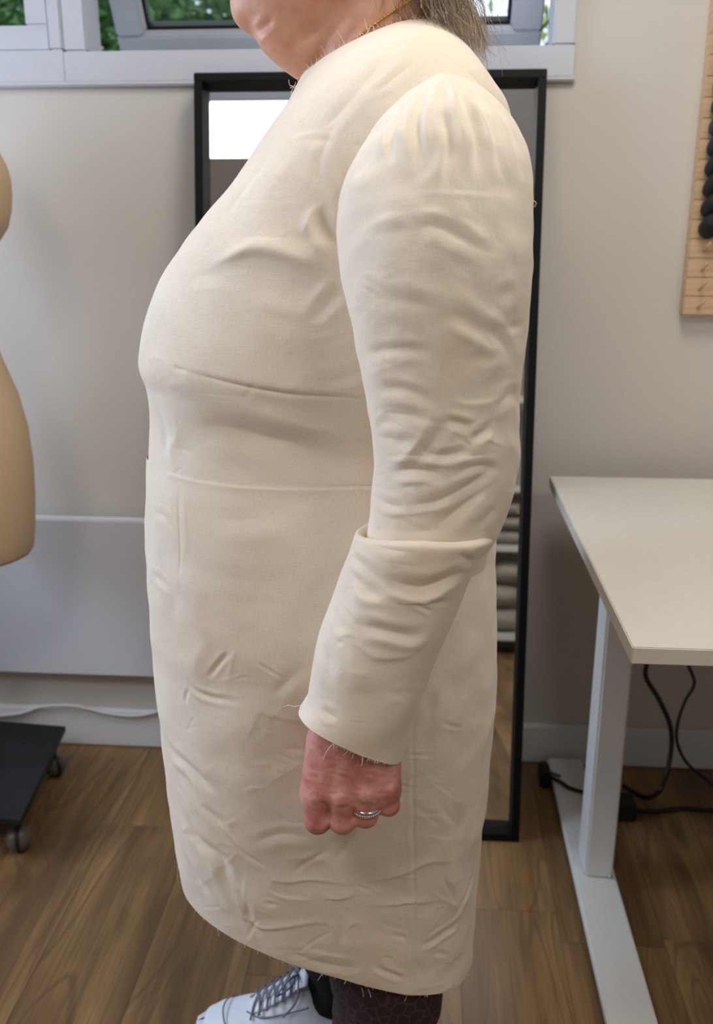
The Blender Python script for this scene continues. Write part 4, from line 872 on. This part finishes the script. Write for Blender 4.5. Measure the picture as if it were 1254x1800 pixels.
# ------------------------------------------------------------------ jewellery
nc = []
for ph in np.linspace(0, 2*math.pi, 150, endpoint=False):
    c0 = np.array([-.062, YM, 1.400]); d = np.array([math.cos(ph)*.95, math.sin(ph), 0]); z = 1.4135+.043*math.cos(ph)
    h = body_bvh.ray_cast(Vector((c0[0], c0[1], z))+Vector(d)*.2, -Vector(d)); p = np.array(h[0])+d*.0008 if h[0] is not None else c0+d*.07
    nc.append(p)
nc = np.array(nc); nc = np.vstack([nc, nc[:1]]); dd = np.r_[0, np.cumsum(np.linalg.norm(np.diff(nc, axis=0), axis=1))]
nlk = int(dd[-1]/.0021); m = MB()
for i in range(nlk):
    t0, t1 = i/nlk*dd[-1], (i+1.25)/nlk*dd[-1]; a = np.array([np.interp(t0, dd, nc[:, c]) for c in range(3)]); b = np.array([np.interp(min(t1, dd[-1]), dd, nc[:, c]) for c in range(3)])
    u = (b-a)/np.linalg.norm(b-a); v = np.cross(u, (0, 0, 1)); v /= np.linalg.norm(v); w_ = np.cross(u, v); c = (a+b)/2; e1, e2 = (v, w_) if i % 2 else (w_, v); e1 = (e1+e2*.6); e1 /= np.linalg.norm(e1)
    m.tube([c+u*.0015*math.cos(q)+e1*.0010*math.sin(q) for q in np.arange(9)*2*math.pi/8], .00052, 5, False)
stuff(m.build('necklace', M['gold'], person, True))
rc = np.array(fing[2][0])*.28+np.array(fing[2][1])*.72; ra = np.array(fing[2][1])-np.array(fing[2][0]); ra /= np.linalg.norm(ra)
rc = rc+np.array([0, 0, .0015])
band = MB().lathe([(.0124, -.0042), (.0140, -.0042), (.0145, -.0022), (.0146, .0), (.0145, .0022), (.0140, .0042), (.0124, .0042), (.0124, -.0042)], 40, rc, ra).build('ring', M['silver'], person, True)
q_ = Vector((0, 0, 1)).rotation_difference(Vector(ra)); gm = MB()
for k in range(40):
    a = k*2*math.pi/40; gm.sphere(np.array(q_ @ Vector((.0146*math.cos(a), .0146*math.sin(a), .0)))+rc, .0008, 6, 4)
stuff(gm.build('ring_stones', M['gem'], band, True))

# ------------------------------------------------------------------ hair
hs = np.array(skull); m = MB(); m.sphere(hs+np.array([.012, 0, .008]), (.100, .082, .116), 40, 26)
b_ = bmesh.new(); hair_v = [v for v in m.v]
keepf = [f for f in m.f if np.mean([(m.v[i][0]-hs[0]) for i in f]) > -.030 or np.mean([m.v[i][2]-hs[2] for i in f]) > .062]
b_.free(); m.f = keepf; hair = m.build('hair', M['hair_dark'], person, True)
def strands(name, mat, n, seed, rx, tip, spread, r=.00032):
    g = np.random.default_rng(seed); m = MB()
    for _ in range(n):
        x0_, y0_ = g.uniform(*rx), -60+g.normal()*20; Y0 = YM+g.uniform(-.075, .07); f = (x0_-rx[0])/(rx[1]-rx[0])
        p0 = P(705+(x0_-725)*.7, y0_-90, YM+(Y0-YM)*.8); x1, y1 = tip(f, g); x1 += g.normal()*spread; y1 += g.normal()*spread*.8; p3 = P(x1, y1, Y0+g.normal()*.012)
        mid = (p0+p3)/2+np.array([g.normal()*.005+.006, g.normal()*.005, g.normal()*.004]); cu = g.normal(size=3)*.006
        pts = curve3([p0, p0*.6+mid*.4+cu, mid, mid*.45+p3*.55-cu, p3+np.array([g.normal()*.003, 0, 0])], 11); m.tube(pts, np.linspace(r, r*.45, 11), 3)
    return stuff(m.build(name, mat, hair))
gc = np.random.default_rng(40); m = MB()
for _ in range(620):
    az = gc.uniform(-2.1, 2.1); end = gc.uniform(1.9, 2.25) if abs(az) < 1.5 else gc.uniform(1.55, 1.8); pts = []; j = gc.normal()*.1; lift_ = gc.uniform(1.005, 1.05)
    for t in np.linspace(.12, 1, 10):
        th = .05+end*t; a = az+j*t; pts.append(hs+np.array([.012, 0, .008])+lift_*np.array([.100*math.sin(th)*math.cos(a), .082*math.sin(th)*math.sin(a), .116*math.cos(th)]))
    m.tube(curve3(pts, 16), np.linspace(.0009, .0005, 16), 3)
stuff(m.build('combed_hair', M['hair'], hair))
strands('nape_hair', M['hair_dark'], 420, 21, (640, 770), lambda f, g: (668+90*f, 22+16*f), 10)
strands('hanging_hair', M['hair'], 420, 22, (680, 800), lambda f, g: (752+104*f**.8, 30+80*f*g.uniform(.5, 1.1)), 12)
strands('grey_strands', M['hair_pale'], 260, 23, (690, 810), lambda f, g: (764+100*f, 30+84*f*g.uniform(.5, 1.1)), 15)
strands('flyaway_hair', M['hair'], 26, 24, (740, 810), lambda f, g: (800+70*f, 80+40*g.random()), 16, .00022)

# ------------------------------------------------------------------ leggings, socks and sneakers
def leg_tube(L_, z0, z1, grow, name, mat, n=48):
    pts = np.array(L_); zs = np.linspace(z0, z1, 40); R = []
    rr = {0: .093, 1: .0635, 2: .056, 3: .0365}
    for z in zs:
        x = np.interp(-z, -pts[:, 2], pts[:, 0]); y = np.interp(-z, -pts[:, 2], pts[:, 1]); r = np.interp(-z, -pts[:, 2], [rr[i] for i in range(4)])+grow
        a = np.arange(n)*2*math.pi/n; rip = .0012*np.sin(z*150+a*2)+.0008*np.sin(z*90-a*3)
        R.append(np.stack([x+(r*1.08+rip)*np.cos(a), y+(r+rip)*np.sin(a), np.full(n, z)+.004*np.sin(a*2)], 1))
    return MB().rings(R, False).build(name, mat, person, True)
nlp = [nl[0], nl[1], (P(682, 1765, 1.0)[0], 1.0, .24), (P(666, 1800, 1.0)[0]-.012, 1.0, .075)]
leg_tube(nlp, .62, .125, .012, 'legging', M['leopard'])
leg_tube(fl, .62, .150, .003, 'legging', M['leopard'])
leg_tube(nlp, .20, .07, .002, 'sock', M['sock']); leg_tube(fl, .20, .072, .002, 'sock', M['sock'])
def sneaker(ax, y0):
    """toe towards -x; ax is the ankle's x"""
    T = ax-.208; Lg = .282
    hw = lambda s: np.interp(s, [0, .03, .10, .25, .38, .55, .75, .9, .97, 1], [.004, .024, .037, .046, .048, .046, .043, .038, .029, .010])
    top = lambda s: np.interp(s, [0, .04, .12, .28, .42, .55, .62, .75, .9, 1], [.022, .034, .045, .060, .084, .106, .106, .078, .088, .094])
    S_ = np.r_[np.linspace(0, .12, 10)[:-1], np.linspace(.12, 1, 34)]; n = 40; R = []
    for s in S_:
        a = np.arange(n)*2*math.pi/n; w_, t_ = hw(s), top(s); z0_ = .022; R.append(np.stack([np.full(n, T+s*Lg), y0+w_*np.sign(np.cos(a))*np.abs(np.cos(a))**.8*(1-.30*np.clip(np.sin(a), 0, 1)*min(1, s*2)), z0_+np.where(np.sin(a) > 0, (t_-z0_)*np.abs(np.sin(a))**.75, -.006*np.abs(np.sin(a)))], 1))
    up = MB().rings(R).build('sneaker', M['shoe'], person, True)
    R = []
    for z, g in ((0, -.002), (.003, .002), (.012, .0035), (.024, .003), (.027, .001), (.027, -.006)):
        ring = [(T+s*Lg-(.004+g if s == 0 else 0)+(.003+g if s == 1 else 0), y0-(hw(s)+g), z) for s in S_]+[(T+s*Lg-(.004+g if s == 0 else 0)+(.003+g if s == 1 else 0), y0+(hw(s)+g), z) for s in S_[::-1]]; R.append(ring)
    MB().rings(R).build('sole', M['sole'], up, True)
    # tongue
    tz = []
    for k, s in enumerate(np.linspace(.30, .60, 12)):
        z = top(s)+.004+.022*(k/11)**2.2; w_ = .021+.004*k/11; tz.append([(T+s*Lg+.004*k/11, y0+w_*math.cos(q), z+.003*math.sin(q)-.006*math.cos(q)**2) for q in np.arange(20)*2*math.pi/20])
    MB().rings(tz).build('tongue', M['shoe'], up, True)
    m = MB()
    for k in range(6):
        s = .30+.043*k; z = top(s)+.0075+.002*k; x = T+s*Lg; wv = .024; x2 = T+(s+.05)*Lg; z2 = top(s+.05)+.009+.002*k
        for sg in (-1, 1): m.tube(curve3([(x, y0-sg*(wv+.006), z-.011), (x+.002, y0-sg*wv*.6, z-.001), ((x+x2)/2, y0, (z+z2)/2+.003), (x2-.002, y0+sg*wv*.6, z2-.001), (x2, y0+sg*(wv+.006), z2-.011)], 14), .0017, 6)
    x = T+.56*Lg; z = top(.56)+.018
    for sg in (-1, 1):
        m.tube(curve3([(x, y0, z), (x-.012, y0+sg*.022, z+.010), (x-.03, y0+sg*.036, z-.008), (x-.014, y0+sg*.024, z-.006), (x, y0, z)], 20), .0017, 6)
        m.tube(curve3([(x, y0, z), (x+.004, y0+sg*.02, z-.004), (x-.004, y0+sg*.040, z-.020), (x-.02, y0+sg*.050, z-.034)], 16), .0017, 6)
    m.build('laces', M['lace'], up, True)
    # overlay seams: toe cap and eyelet stay
    m = MB(); m.tube(curve3([(T+.20*Lg, y0-hw(.2)*.98, .034), (T+.15*Lg, y0-.024, .0485), (T+.13*Lg, y0, .0535), (T+.15*Lg, y0+.024, .0485), (T+.20*Lg, y0+hw(.2)*.98, .034)], 24), .0012, 6)
    for sg in (-1, 1): m.tube(curve3([(T+.27*Lg, y0+sg*.014, top(.27)+.001), (T+.36*Lg, y0+sg*.030, top(.36)-.008), (T+.5*Lg, y0+sg*.033, top(.5)-.018), (T+.62*Lg, y0+sg*.032, top(.62)-.014)], 20), .0013, 6)
    m.build('stitched_seam', M['lace'], up, True)
sneaker(fl[3][0]-.002, fl[3][1]-.007); sneaker(nlp[3][0]-.008, nlp[3][1])
